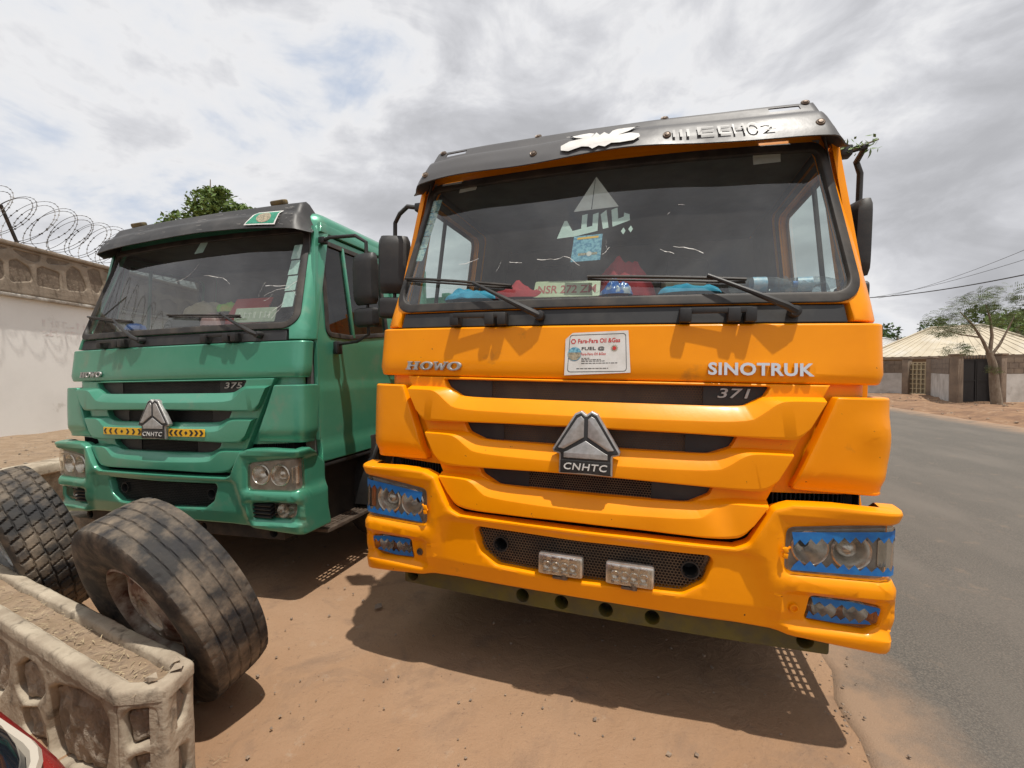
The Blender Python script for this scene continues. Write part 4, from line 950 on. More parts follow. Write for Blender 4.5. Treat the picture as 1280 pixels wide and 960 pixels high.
# ------------------------------------------------------------ from photo pixels to directions
def ray(px_, py_):
    u = (px_ - 640) / FPX; v = -(py_ - 480) / FPX
    return (rt * u + up * v + fw)
def on_z(px_, py_, z=0.0):
    d = ray(px_, py_); t = (z - CAMH) / d.z; return Vector((d.x * t, d.y * t, z))
def at_y(px_, py_, Y):
    d = ray(px_, py_); t = Y / d.y; return Vector((d.x * t, Y, CAMH + d.z * t))
def on_vert(px_, py_, A, B):
    d = ray(px_, py_); e = (B - A).xy.normalized(); n_ = Vector((-e.y, e.x)); t = A.xy.dot(n_) / d.xy.dot(n_)
    p = d * t; return ((p.xy - A.xy).dot(e), CAMH + p.z)
def zoomed(pts, ox, oy, k): return [(ox + a / k, oy + b / k) for a, b in pts]

# ------------------------------------------------------------ ground, road
def ground_mat():
    M_ = bpy.data.materials.new('sandy_dirt'); M_.use_nodes = True; t = M_.node_tree; nd = t.nodes; lk = t.links; b = nd['Principled BSDF']; b.inputs['Roughness'].default_value = .95; b.inputs['Specular IOR Level'].default_value = .15
    tcn = nd.new('ShaderNodeTexCoord')
    def nz(sc, det=6, r_=.6, dis=0):
        n = nd.new('ShaderNodeTexNoise'); lk.new(tcn.outputs['Object'], n.inputs['Vector']); n.inputs['Scale'].default_value = sc; n.inputs['Detail'].default_value = det; n.inputs['Roughness'].default_value = r_; n.inputs['Distortion'].default_value = dis; return n.outputs['Fac']
    def rg(f, lo, hi):
        n = nd.new('ShaderNodeMapRange'); lk.new(f, n.inputs[0]); n.inputs[1].default_value = lo; n.inputs[2].default_value = hi; return n.outputs[0]
    def mx(f, a, c):
        n = nd.new('ShaderNodeMix'); n.data_type = 'RGBA'; lk.new(f, n.inputs[0])
        if isinstance(a, tuple): n.inputs[6].default_value = (*a, 1)
        else: lk.new(a, n.inputs[6])
        n.inputs[7].default_value = (*c, 1); return n.outputs[2]
    c = mx(rg(nz(.9, 5, .6, .4), .38, .66), (.305, .185, .108), (.345, .222, .138))
    c = mx(rg(nz(2.6, 7, .65, .6), .52, .72), c, (.22, .145, .098))
    c = mx(rg(nz(5.5, 9, .72), .60, .78), c, (.38, .29, .21))
    c = mx(rg(nz(60, 4, .7), .60, .80), c, (.16, .105, .075))
    c = mx(rg(nz(.35, 4, .6), .55, .75), c, (.24, .155, .10))
    lk.new(c, b.inputs['Base Color'])
    h1 = nz(9, 9, .68, .5); h2 = nz(85, 5, .7); ad = nd.new('ShaderNodeMath'); ad.operation = 'MULTIPLY_ADD'; lk.new(h2, ad.inputs[0]); ad.inputs[1].default_value = .22; lk.new(h1, ad.inputs[2])
    bp = nd.new('ShaderNodeBump'); bp.inputs['Strength'].default_value = .55; bp.inputs['Distance'].default_value = .03; lk.new(ad.outputs[0], bp.inputs['Height']); lk.new(bp.outputs[0], b.inputs['Normal'])
    return M_
DIRT = ground_mat()
def ground():
    mb = MB(); xs = [-900, -300, -100, -40, -20] + [-12 + i * .25 for i in range(100)] + [14, 20, 40, 100, 300, 900]; ys = [-900, -200, -40, -10] + [-4 + i * .25 for i in range(64)] + [13, 20, 40, 100, 300, 900]
    rows = []
    for y in ys:
        row = []
        for x in xs:
            near = sstep(12, 6, math.hypot(x, y - 3)); row.append((x, y, near * (.010 * noise.noise(Vector((x * .8, y * .8, 0))) + .006 * noise.noise(Vector((x * 2.7, y * 2.7, 4))) - .008)))
        rows.append(row)
    mb.grid(rows); return mb.mesh('ground', 60)
struct(link('ground', ground(), DIRT))
RD = Vector((.30, .954, 0)).normalized(); RN = Vector((RD.y, -RD.x, 0)); R0 = Vector((1.60, 2.20, 0))
def asphalt_mat():
    M_ = bpy.data.materials.new('dusty_asphalt'); M_.use_nodes = True; t = M_.node_tree; nd = t.nodes; lk = t.links; b = nd['Principled BSDF']; b.inputs['Roughness'].default_value = .85; b.inputs['Specular IOR Level'].default_value = .3
    tcn = nd.new('ShaderNodeTexCoord'); sp = nd.new('ShaderNodeSeparateXYZ'); lk.new(tcn.outputs['Object'], sp.inputs[0])
    def nz(sc, det=6, r_=.6, st=(1, 1, 1)):
        mp = nd.new('ShaderNodeMapping'); lk.new(tcn.outputs['Object'], mp.inputs[0]); mp.inputs['Scale'].default_value = st
        n = nd.new('ShaderNodeTexNoise'); lk.new(mp.outputs[0], n.inputs['Vector']); n.inputs['Scale'].default_value = sc; n.inputs['Detail'].default_value = det; n.inputs['Roughness'].default_value = r_; return n.outputs['Fac']
    def rg(f, lo, hi, a=0, c=1):
        n = nd.new('ShaderNodeMapRange'); lk.new(f, n.inputs[0]); n.inputs[1].default_value = lo; n.inputs[2].default_value = hi; n.inputs[3].default_value = a; n.inputs[4].default_value = c; return n.outputs[0]
    def ma(op, a, c):
        n = nd.new('ShaderNodeMath'); n.operation = op; n.use_clamp = True
        for i, v in enumerate((a, c)):
            if isinstance(v, float): n.inputs[i].default_value = v
            else: lk.new(v, n.inputs[i])
        return n.outputs[0]
    def mx(f, a, c):
        n = nd.new('ShaderNodeMix'); n.data_type = 'RGBA'; lk.new(f, n.inputs[0])
        if isinstance(a, tuple): n.inputs[6].default_value = (*a, 1)
        else: lk.new(a, n.inputs[6])
        n.inputs[7].default_value = (*c, 1); return n.outputs[2]
    c = mx(rg(nz(110, 3, .7), .42, .66), (.088, .080, .070), (.17, .15, .125))
    c = mx(rg(nz(1.1, 6, .6, (1, .35, 1)), .42, .68), c, (.15, .132, .112))
    c = mx(rg(nz(4, 8, .7), .58, .75), c, (.19, .15, .115))
    edge = ma('ADD', rg(sp.outputs[0], .0, .5, 1, 0), rg(sp.outputs[0], 7.0, 8.3, 0, 1))
    edge = rg(ma('MULTIPLY', ma('ADD', edge, .0), rg(nz(3.0, 7, .65), .3, .7, .35, 1.5)), .15, .85)
    c = mx(edge, c, (.30, .20, .13)); lk.new(c, b.inputs['Base Color'])
    bp = nd.new('ShaderNodeBump'); bp.inputs['Strength'].default_value = .5; bp.inputs['Distance'].default_value = .012; lk.new(nz(150, 4, .7), bp.inputs['Height']); lk.new(bp.outputs[0], b.inputs['Normal'])
    return M_
def road():
    mb = MB(); rows = []; ts = [-60, -30, -15, -8] + [-5 + i * .12 for i in range(150)] + [14, 18, 24, 32, 45, 70, 110, 200, 400]
    for t in ts:
        e0 = .06 * noise.noise(Vector((t * 1.3, 0, 0))) + .05 * noise.noise(Vector((t * 4.1, 5, 0))) + .025 * noise.noise(Vector((t * 11, 9, 0))); e1 = 8.3 + .25 * noise.noise(Vector((t * .6, 3, 7)))
        pr = [(e0 - .012, -.03), (e0, -.004 + .010 * noise.noise(Vector((t * 2.3, 1, 1)))), (e0 + .05, .006), (e0 + .5, .016), (2, .03), (4.1, .045), (6.5, .03), (e1 - .3, .02), (e1, .006), (e1 + .02, -.03)]
        rows.append([Vector((x, t, z)) for x, z in pr])
    mb.grid(rows); return mb.mesh('road', 60)
ro = link('road', road(), asphalt_mat()); struct(ro)
ro.matrix_world = Matrix.Translation(R0) @ Matrix.Rotation(-math.atan2(RD.x, RD.y), 4, 'Z')
def roadpt(x, t, z=0): return ro.matrix_world @ Vector((x, t, z))
def verge():
    mb = MB(); rows = []
    for i in range(130):
        t = -2 + i * .35; row = []
        for k in range(22):
            x = 8.15 + k * .30; prof = math.exp(-((x - 9.6) / .8) ** 2) * .22; env = sstep(0, 2, k) * sstep(21, 19, k)
            z = env * (prof * (.6 + .8 * noise.noise(Vector((t * .5, 2, 0)))) + .10 * (noise.noise(Vector((x * 1.1, t * 1.1, 3))) + .35) + .05 * noise.noise(Vector((x * 3.3, t * 3.3, 8)))) - .012
            row.append(roadpt(x, t, max(z, -.03)))
        rows.append(row)
    mb.grid(rows); return mb.mesh('verge', 60)
struct(link('verge', verge(), mat('verge_dirt', (.27, .165, .10), .95, c2=(.19, .115, .075), nscale=2.2, nlo=.42, nhi=.62, c3=(.38, .28, .19), n3scale=4, n3lo=.58, n3hi=.72, bump=.6, bscale=9, bdist=.06, spec=.15)))
def rock(mb, c, s_, rnd):
    vs = []
    for v in ((1, 0, 0), (-1, 0, 0), (0, 1, 0), (0, -1, 0), (0, 0, 1), (0, 0, -1)): vs.append(Vector(v) * s_ * rnd.uniform(.55, 1.1))
    rt_ = Matrix.Rotation(rnd.uniform(0, 6.3), 3, 'Z') @ Matrix.Rotation(rnd.uniform(0, 6.3), 3, 'X')
    vs = [rt_ @ v for v in vs]; vs = [Vector((v.x, v.y, v.z * .6)) + c for v in vs]
    mb.add(vs, [(0, 2, 4), (2, 1, 4), (1, 3, 4), (3, 0, 4), (2, 0, 5), (1, 2, 5), (3, 1, 5), (0, 3, 5)])
rnd = random.Random(21)
mb = MB()
for _ in range(2600):
    y = rnd.uniform(.9, 9) ** 1.0; x = rnd.uniform(-6, 2.2 + .3 * y); s_ = rnd.choice((.004, .005, .006, .008, .012)) * rnd.uniform(.7, 1.3)
    rock(mb, Vector((x, y, s_ * .3)), s_, rnd)
for _ in range(700):
    t = rnd.uniform(-3, 12); x = abs(rnd.gauss(0, .18)) - .12; s_ = rnd.uniform(.004, .012); rock(mb, roadpt(x, t, .02), s_, rnd)
for _ in range(500):
    t = rnd.uniform(2, 26); x = rnd.uniform(8.2, 14); s_ = rnd.uniform(.02, .07); rock(mb, roadpt(x, t, .06), s_, rnd)
stuff(mb.build('pebbles', mat('pebble', (.30, .22, .155), .9, c2=(.17, .13, .10), nscale=9, nlo=.4, nhi=.6), smooth=False))
mb = MB(); rock(mb, on_z(473, 757, .02), .05, random.Random(4)); tag(mb.build('stone', mat('grey_stone', (.22, .17, .13), .9), smooth=False), 'small stone lying in the shade under the yellow truck', 'stone')

# ------------------------------------------------------------ concrete, stones
CONC = mat('weathered_concrete', (.44, .375, .285), .9, c2=(.29, .235, .175), nscale=5, nlo=.40, nhi=.66, c3=(.17, .14, .105), n3scale=13, n3lo=.55, n3hi=.70, bump=.6, bscale=26, bdist=.012, spec=.2)
STONE = mat('rough_stone', (.36, .30, .235), .95, c2=(.22, .18, .14), nscale=10, nlo=.40, nhi=.62, c3=(.38, .33, .26), n3scale=30, n3lo=.56, n3hi=.72, bump=1.0, bscale=30, bdist=.02, spec=.15)
BAND = mat('stained_parapet', (.30, .245, .19), .95, c2=(.21, .17, .13), nscale=4, nlo=.42, nhi=.68, c3=(.11, .09, .07), n3scale=5, n3lo=.60, n3hi=.78, bump=.5, bscale=22, bdist=.012, spec=.15)
BSTONE = mat('parapet_stone', (.21, .165, .125), .95, c2=(.14, .11, .085), nscale=6, c3=(.30, .24, .18), n3scale=18, n3lo=.55, n3hi=.75, bump=.8, bscale=25, bdist=.015, spec=.15)
SOIL = mat('planter_soil', (.27, .195, .13), .98, c2=(.36, .27, .19), nscale=7, c3=(.17, .125, .09), n3scale=14, n3lo=.52, n3hi=.7, bump=.9, bscale=34, bdist=.02, spec=.1)
def wrough(fn, amp, sc, seed):
    return lambda s, z, d: fn(s, z, d + amp * noise.noise(Vector((s * sc, z * sc, seed))) + amp * .5 * noise.noise(Vector((s * sc * 3, z * sc * 3, seed + 3))))
def face_wrap(A, B, inward):
    e = (B - A).normalized()
    return lambda s, z, d: Vector((A.x + e.x * s + inward.x * d, A.y + e.y * s + inward.y * d, z))
def soften(poly, r_=.03): return rpoly([(a, b, r_) for a, b in poly], 0, 4)

# planter in front
PL = tag(empty('planter', Matrix.Translation((-2.2, 2.1, 0))), 'low concrete planter with stone panels and dry soil, two old tyres leaning behind it', 'planter')
def kid(o, parent):
    o.matrix_parent_inverse = parent.matrix_world.inverted(); return o
def V2(x, y): return Vector((x, y, 0))
P1, P2, P3, NF, FF = V2(-1.44, 1.58), V2(-1.27, 1.60), V2(-1.28, 1.76), V2(-4.30, 3.03), V2(-4.05, 3.17)
PH = .45
bpy.context.view_layer.update()
core = MB(); ins = .045
foot = [P1, P2, P3, FF, NF]; cen = sum(foot, V2(0, 0)) / 5
co_ = offset([(p.x, p.y) for p in foot], ins)
n_ = len(co_); core.add([(x, y, -.05) for x, y in co_] + [(x, y, PH - .05) for x, y in co_], [(i, (i + 1) % n_, n_ + (i + 1) % n_, n_ + i) for i in range(n_)] + [tuple(range(n_, 2 * n_))])
kid(core.build('core', STONE, smooth=False), PL).parent = PL
Z5 = lambda pts: zoomed(pts, 0, 680, 3.427)
faces = [('near', P1, NF, [[(70, 525), (110, 492), (155, 520), (183, 590), (188, 640), (160, 680), (100, 680), (65, 620)], [(90, 705), (165, 705), (190, 780), (205, 840), (190, 900), (120, 860), (95, 780)], [(207, 622), (240, 606), (340, 628), (425, 680), (462, 760), (468, 850), (440, 1010), (240, 990), (215, 900), (200, 800)], [(-60, 400), (0, 415), (32, 435), (40, 500), (28, 600), (0, 645), (-60, 640)]]),
         ('end', P1, P2, [[(522, 738), (560, 716), (663, 706), (672, 790), (658, 850), (600, 870), (545, 890)], [(545, 925), (650, 900), (675, 985), (560, 1010)]]),
         ('corner', P2, P3, [[(748, 640), (798, 602), (812, 640), (800, 725), (768, 795), (738, 760)], [(748, 880), (805, 850), (822, 960), (790, 1000), (750, 980)]])]
for fi, (nm, A, B, holes) in enumerate(faces):
    inw = (cen - (A + B) / 2); e = (B - A).normalized(); inw = (inw - e * inw.dot(e)).normalized(); Ln = (B - A).length
    hs = []
    for h in holes:
        q_ = [on_vert(*p, A, B) for p in Z5(h)]; q_ = [(max(.012, min(Ln - .012, a)), max(-.01, min(PH - .05, b))) for a, b in q_]; hs.append(soften(q_, .025))
    if nm == 'near':
        for k in range(6):
            s0 = 1.35 + k * .27; r2 = random.Random(k); hh = r2.uniform(.30, .37)
            if s0 + .25 < Ln: hs.append(soften([(s0, .06), (s0 + .20, .05), (s0 + .215, hh * .7), (s0 + .15, hh), (s0 + .06, hh), (s0 - .01, hh * .6)], .05))
    fw_ = wrough(face_wrap(A, B, inw), .004, 8, fi)
    o = link('panel_frame', plate_mesh([(0, -.02), (Ln, -.02), (Ln, PH - .005), (0, PH - .005)], hs, .06, .012, fw_, .04, .04, ang=60), CONC); o.parent = PL; kid(o, PL)
    for h in hs:
        hh = h if area2(h) > 0 else h[::-1]
        xs = [p[0] for p in hh]; cx_ = sum(xs) / len(xs); cz_ = sum(p[1] for p in hh) / len(hh)
        o = link('stone', plate_mesh(offset(hh, .006), [], .04, .010, wrough(face_wrap(A, B, inw), .016, 16, fi + cx_ * 9), .03, .03, lambda s, z: .020 + .25 * ((s - cx_) ** 2 + (z - cz_) ** 2), ang=70), STONE); o.parent = PL; kid(o, PL)
rimo = [(p.x, p.y) for p in foot]; rimo = offset(rimo if area2(rimo) > 0 else rimo[::-1], -.003)
inner = offset(rimo, .06)
rim_w = lambda x, y, d: Vector((x, y, PH + .008 - d + .005 * noise.noise(Vector((x * 5, y * 5, 1))) + .003 * noise.noise(Vector((x * 26, y * 26, 4)))))
o = link('rim', plate_mesh(rpoly([(a, b, .03) for a, b in rimo], 0, 4), [soften(inner, .02)], .05, .014, rim_w, .035, .035, ang=70), CONC); o.parent = PL; kid(o, PL)
def soil_grid(poly, z0, amp, name, parent, step=.035):
    me = plate_mesh(poly, [], .02, 0, lambda x, y, d: Vector((x, y, z0 + amp * noise.noise(Vector((x * 4, y * 4, 2))) + amp * .5 * noise.noise(Vector((x * 13, y * 13, 5))) - (.02 if d > .01 else 0))), step, step, ang=80)
    o_ = link(name, me, SOIL, parent); kid(o_, parent); return o_
soil_grid(offset(inner, -.02), PH - .030, .014, 'soil', PL)
mb = MB(); rnd = random.Random(8)
for _ in range(420):
    t = rnd.random() ** 1.3; s_ = 1.2 - 0; q_ = (P1 + P3) / 2 * (1 - t) + (NF + FF) / 2 * t; q_ = q_ + Vector((rnd.uniform(-.09, .09), rnd.uniform(-.09, .09), PH - .022 + rnd.uniform(-.004, .014)))
    a = rnd.uniform(0, 6.3); l = rnd.uniform(.012, .05); mb.add([q_ + Vector((math.cos(a) * l, math.sin(a) * l, rnd.uniform(-.003, .01))), q_ + Vector((-math.sin(a) * .0025, math.cos(a) * .0025, 0)), q_ - Vector((-math.sin(a) * .0025, math.cos(a) * .0025, 0))], [(0, 1, 2)])
o = stuff(mb.build('dry_grass', mat('straw', (.42, .33, .20), .8, c2=(.25, .19, .12), nscale=20), smooth=False)); o.parent = PL; kid(o, PL)
for i, (x, y, sz) in enumerate(((-1.345, 1.63, .032), (-1.30, 1.70, .040), (-1.335, 1.735, .022))):
    mb = MB(); rock(mb, Vector((x, y, PH + .022)), sz, random.Random(i + 3)); o = mb.build('loose_stone', CONC, smooth=False); o.parent = PL; kid(o, PL)
mb = MB(); rnd = random.Random(5)
for _ in range(60):
    q_ = Vector((-1.235 + rnd.gauss(0, .03), 1.72 + rnd.gauss(0, .07), .0)); a = rnd.uniform(0, 6.3); l = rnd.uniform(.02, .07); h_ = rnd.uniform(.005, .04)
    mb.add([q_ + Vector((math.cos(a) * l, math.sin(a) * l, h_)), q_ + Vector((.002, 0, 0)), q_ + Vector((0, .002, 0))], [(0, 1, 2)])
stuff(mb.build('grass_tuft', MAT['straw'], smooth=False))

# loose wheels leaning behind the planter
def wheel_thing(c, a, Rr, W, kind, label, spin, seed):
    a = Vector(a).normalized(); q_ = a.to_track_quat('Z', 'Y').to_matrix().to_4x4()
    W_ = tag(empty('truck_wheel', Matrix.Translation(c) @ q_ @ Matrix.Rotation(spin, 4, 'Z')), label, 'wheel')
    link('tyre', tyre_mesh(Rr, W, Rr * .535, kind, 420, seed), TYRE, W_); link('rim', rim_mesh(Rr * .54, W), RIM if kind == 'rib' else mat('white_rim', (.62, .61, .58), .5, c2=(.3, .26, .2), nscale=8), W_)
wheel_thing((-1.66, 2.14, .508), (-.42, -.84, -.34), .504, .285, 'rib', 'worn smooth old truck tyre with rusty rim leaning against the end of the low planter', .3, 1)
wheel_thing((-3.13, 2.86, .512), (-.47, -.85, -.25), .500, .30, 'block', 'block-tread truck tyre with pale rim leaning behind the smooth worn tyre', .1, 2)

# ------------------------------------------------------------ wall, rear planter, razor wire
WX = -8.30; WT = 3.74
CWL = tag(empty('compound_wall', Matrix.Translation((WX, 8, 0))), 'tall white compound wall with a brown stone-patterned band along its top', 'wall'); bpy.context.view_layer.update()
def addk(o_, parent): o_.parent = parent; kid(o_, parent); return o_
WHITEW = mat('white_wall_paint', (.80, .775, .74), .9, c2=(.74, .715, .68), nscale=1.3, nlo=.4, nhi=.7, c3=(.40, .36, .31), n3scale=2.6, n3lo=.66, n3hi=.85, bump=.12, bscale=30, spec=.2)
mb = MB(); mb.box((WX - .12, 8, 1.45), (.24, 36, 3.0)); addk(mb.build('rendered_face', WHITEW, smooth=False), CWL)
WA, WB = Vector((WX + .08, -10, 0)), Vector((WX + .08, 26, 0))
Z7 = lambda pts: zoomed(pts, 0, 230, 6.0)
zb_ = on_vert(*Z7([(0, 800)])[0], WA, WB)[1]
vis = [[(100, 478), (160, 480), (290, 512), (305, 535), (300, 582), (262, 588), (190, 560), (115, 505)], [(352, 528), (400, 521), (508, 552), (524, 575), (495, 608), (352, 598)], [(600, 572), (648, 572), (660, 590), (627, 615), (600, 600)],
       [(0, 560), (28, 590), (40, 680), (20, 715), (-60, 700), (-60, 560)], [(70, 572), (130, 566), (218, 625), (240, 680), (240, 730), (80, 735)], [(280, 632), (320, 620), (448, 668), (456, 780), (440, 793), (282, 762)],
       [(500, 660), (545, 616), (600, 650), (655, 788), (630, 808), (510, 798)], [(656, 650), (700, 614), (744, 622), (774, 760), (742, 828), (692, 790)], [(-70, 430), (0, 440), (52, 455), (50, 482), (0, 485), (-70, 480)], [(780, 615), (850, 622), (900, 650), (900, 690), (830, 700), (798, 660)]]
hs = [[on_vert(*p, WA, WB) for p in Z7(h)] for h in vis]
smin = min(p[0] for h in hs for p in h); smax = max(p[0] for h in hs for p in h)
rnd = random.Random(9)
for st_, en in ((smin - 9.0, smin - .08), (smax + .05, smax + 6.5)):
    s = st_
    while s < en - .5:
        w_ = rnd.uniform(.38, .62); w_ = min(w_, en - s - .02); zm = lerp(zb_, WT, .62) + rnd.uniform(-.05, .05)
        hs.append([(s + .06, zb_ + .10), (s + w_ - .04, zb_ + .09), (s + w_ - .03, zm - .10), (s + w_ * .5, zm), (s + .05, zm - .08)])
        hs.append([(s + .10, zm + .07), (s + w_ * .5, zm + .11), (s + w_ - .02, zm + .05), (s + w_ - .05, WT - .10), (s + .06, WT - .09)])
        s += w_ + .06
hs = [soften([(a, max(zb_ + .06, min(WT - .05, b))) for a, b in h], .05) for h in hs]
wp_ = wrough(face_wrap(WA, WB, Vector((-1, 0, 0))), .008, 5, 2)
addk(link('parapet', plate_mesh([(smin - 9.2, zb_), (smax + 6.8, zb_), (smax + 6.8, WT), (smin - 9.2, WT)], hs, .07, .018, wp_, .12, .12, ang=60), BAND), CWL)
for i, h in enumerate(hs):
    hh = h if area2(h) > 0 else h[::-1]
    addk(link('stone', plate_mesh(offset(hh, .01), [], .03, .006, wrough(face_wrap(WA, WB, Vector((-1, 0, 0))), .018, 8, i), .09, .09, lambda s, z: .04, ang=70), BSTONE), CWL)
mb = MB(); mb.box((WX - .06, 8, (zb_ + WT) / 2), (.24, 35.5, WT - zb_ - .01)); addk(mb.build('parapet_core', BSTONE, smooth=False), CWL)
mb = MB(); mb.box((WX + .045, 8, zb_ - .035), (.12, 35.6, .055), ch=.01); addk(mb.build('drip_mould', mat('chipped_white', (.55, .52, .47), .9, c2=(.25, .21, .17), nscale=5, nlo=.35, nhi=.6)), CWL)
mb = MB(); mb.box((WX - .04, 8, WT + .03), (.34, 35.6, .07), ch=.02); addk(mb.build('coping', BAND), CWL)
mb = MB(); rnd = random.Random(14)
for z0 in (2.47, 2.30):
    y = 7.95
    while y < 9.0:
        for _ in range(rnd.choice((2, 3))):
            a_ = rnd.choice((0, 0, 1, 2)); yy = y + rnd.uniform(0, .07); zc = z0 + rnd.uniform(0, .10)
            w_, h_ = ((.014, .12), (.07, .016), (.05, .016))[a_]; zc = z0 if a_ == 0 else zc
            xo = WX + .003 + .0004 * (len(mb.f) % 12); mb.add([(xo, yy, zc), (xo, yy + w_, zc), (xo, yy + w_, zc + h_), (xo, yy, zc + h_)], [(0, 1, 2, 3)])
        y += .125
stuff(addk(mb.build('faded_lettering', mat('faded_red', (.72, .62, .60), .9, c2=(.79, .755, .72), nscale=9, nlo=.35, nhi=.65), smooth=False), CWL))
# razor wire
RZ = tag(empty('razor_wire', Matrix.Translation((WX, 8, WT))), 'coiled razor wire on top of the white compound wall', 'razor wire'); bpy.context.view_layer.update()
mb = MB(); bar = MB(); rnd = random.Random(2); pts = []
for i in range(6000):
    t = i / 6000; a = t * 2 * math.pi * 116; y = -4 + 20 * t + .10 * math.sin(a * .5 + 1); r_ = .43 + .05 * math.sin(a * .37)
    p = Vector((WX - .02 + r_ * math.cos(a) * 1.0, y + .22 * math.sin(a), WT + .50 + r_ * math.sin(a) * .95)); pts.append(p)
    if i % 2 == 0 and i > 2:
        d = (pts[-1] - pts[-2]).normalized(); n_ = d.orthogonal().normalized(); c = p
        bar.add([c - d * .022, c + n_ * .016, c + d * .022, c - n_ * .016], [(0, 1, 2, 3)])
mb.tube(pts, .0042, 4, caps=False)
addk(mb.build('coil', mat('galvanised_wire', (.10, .095, .09), .55, .5, c2=(.05, .04, .03), nscale=4)), RZ); stuff(addk(bar.build('barbs', MAT['galvanised_wire'], smooth=False), RZ))
for y in (-1.0, 4.2, 7.52, 11.2):
    mb = MB(); mb.box((WX + .0, y, WT + .30), (.035, .035, .75), Matrix.Rotation(R(28), 3, 'X') @ Matrix.Rotation(R(6), 3, 'Y')); addk(mb.build('post', STEEL, smooth=False), RZ)
# rear planter along the wall
RP = tag(empty('rear_planter', Matrix.Translation((-5.5, 7, 0))), 'long earth-filled stone planter with a pale concrete lip at the foot of the white wall', 'planter'); bpy.context.view_layer.update()
FX = -5.48
def lipx(y): return FX + .10 * math.sin(y * .55 + .5) + .03 * noise.noise(Vector((y, 0, 3)))
mb = MB(); rows = []
for i in range(150):
    y = -6 + i * .14; x = lipx(y); rows.append([Vector((x - .02, y, -.05)), Vector((x - .02 + .02 * noise.noise(Vector((y * 4, 1, 0))), y, .2)), Vector((x - .02, y, .47))])
mb.grid(rows); addk(mb.build('stone_face', STONE), RP)
mb = MB(); hh = .55; y = -6.0; k = 0
while y < 14.5:
    l = 1.9; rows = []
    for i in range(14):
        yy = y + .015 + (l - .03) * i / 13; x = lipx(yy) + .05; w_ = .02 * noise.noise(Vector((yy * 3, 7, k))); rows.append([Vector((x - .30, yy, hh - .03)), Vector((x - .28, yy, hh + .012)), Vector((x - .02, yy, hh + .012 + w_ * .3)), Vector((x + w_ * .5, yy, hh - .01)), Vector((x + w_ * .5, yy, hh - .10)), Vector((x - .02, yy, hh - .115)), Vector((x - .10, yy, hh - .115))])
    m1 = MB(); m1.grid(rows); m1.add(rows[0], [tuple(range(7))]); m1.add(rows[-1], [tuple(range(7))]); addk(m1.build('lip', CONC, ang=50), RP); y += l; k += 1
mb = MB(); rows = []
for i in range(110):
    yy = -6 + i * .19; row = []
    for j in range(22):
        x = lerp(lipx(yy) - .18, WX - .01, j / 21); row.append(Vector((x, yy, hh - .015 + .06 * j / 21 + .035 * noise.noise(Vector((x * 2, yy * 2, 6))) + .02 * noise.noise(Vector((x * 6, yy * 6, 1))))))
    rows.append(row)
mb.grid(rows); addk(mb.build('soil', SOIL, ang=80), RP)
mb = MB(); rnd = random.Random(31)
for _ in range(160):
    yy = rnd.uniform(2, 12); x = rnd.uniform(WX + .1, FX - .2); rock(mb, Vector((x, yy, hh + .02)), rnd.uniform(.01, .035), rnd)
for _ in range(120):
    yy = rnd.uniform(3, 9); rock(mb, Vector((lipx(yy) + abs(rnd.gauss(.1, .15)) + .05, yy, .015)), rnd.uniform(.015, .05), rnd)
stuff(addk(mb.build('rubble', STONE, smooth=False), RP))

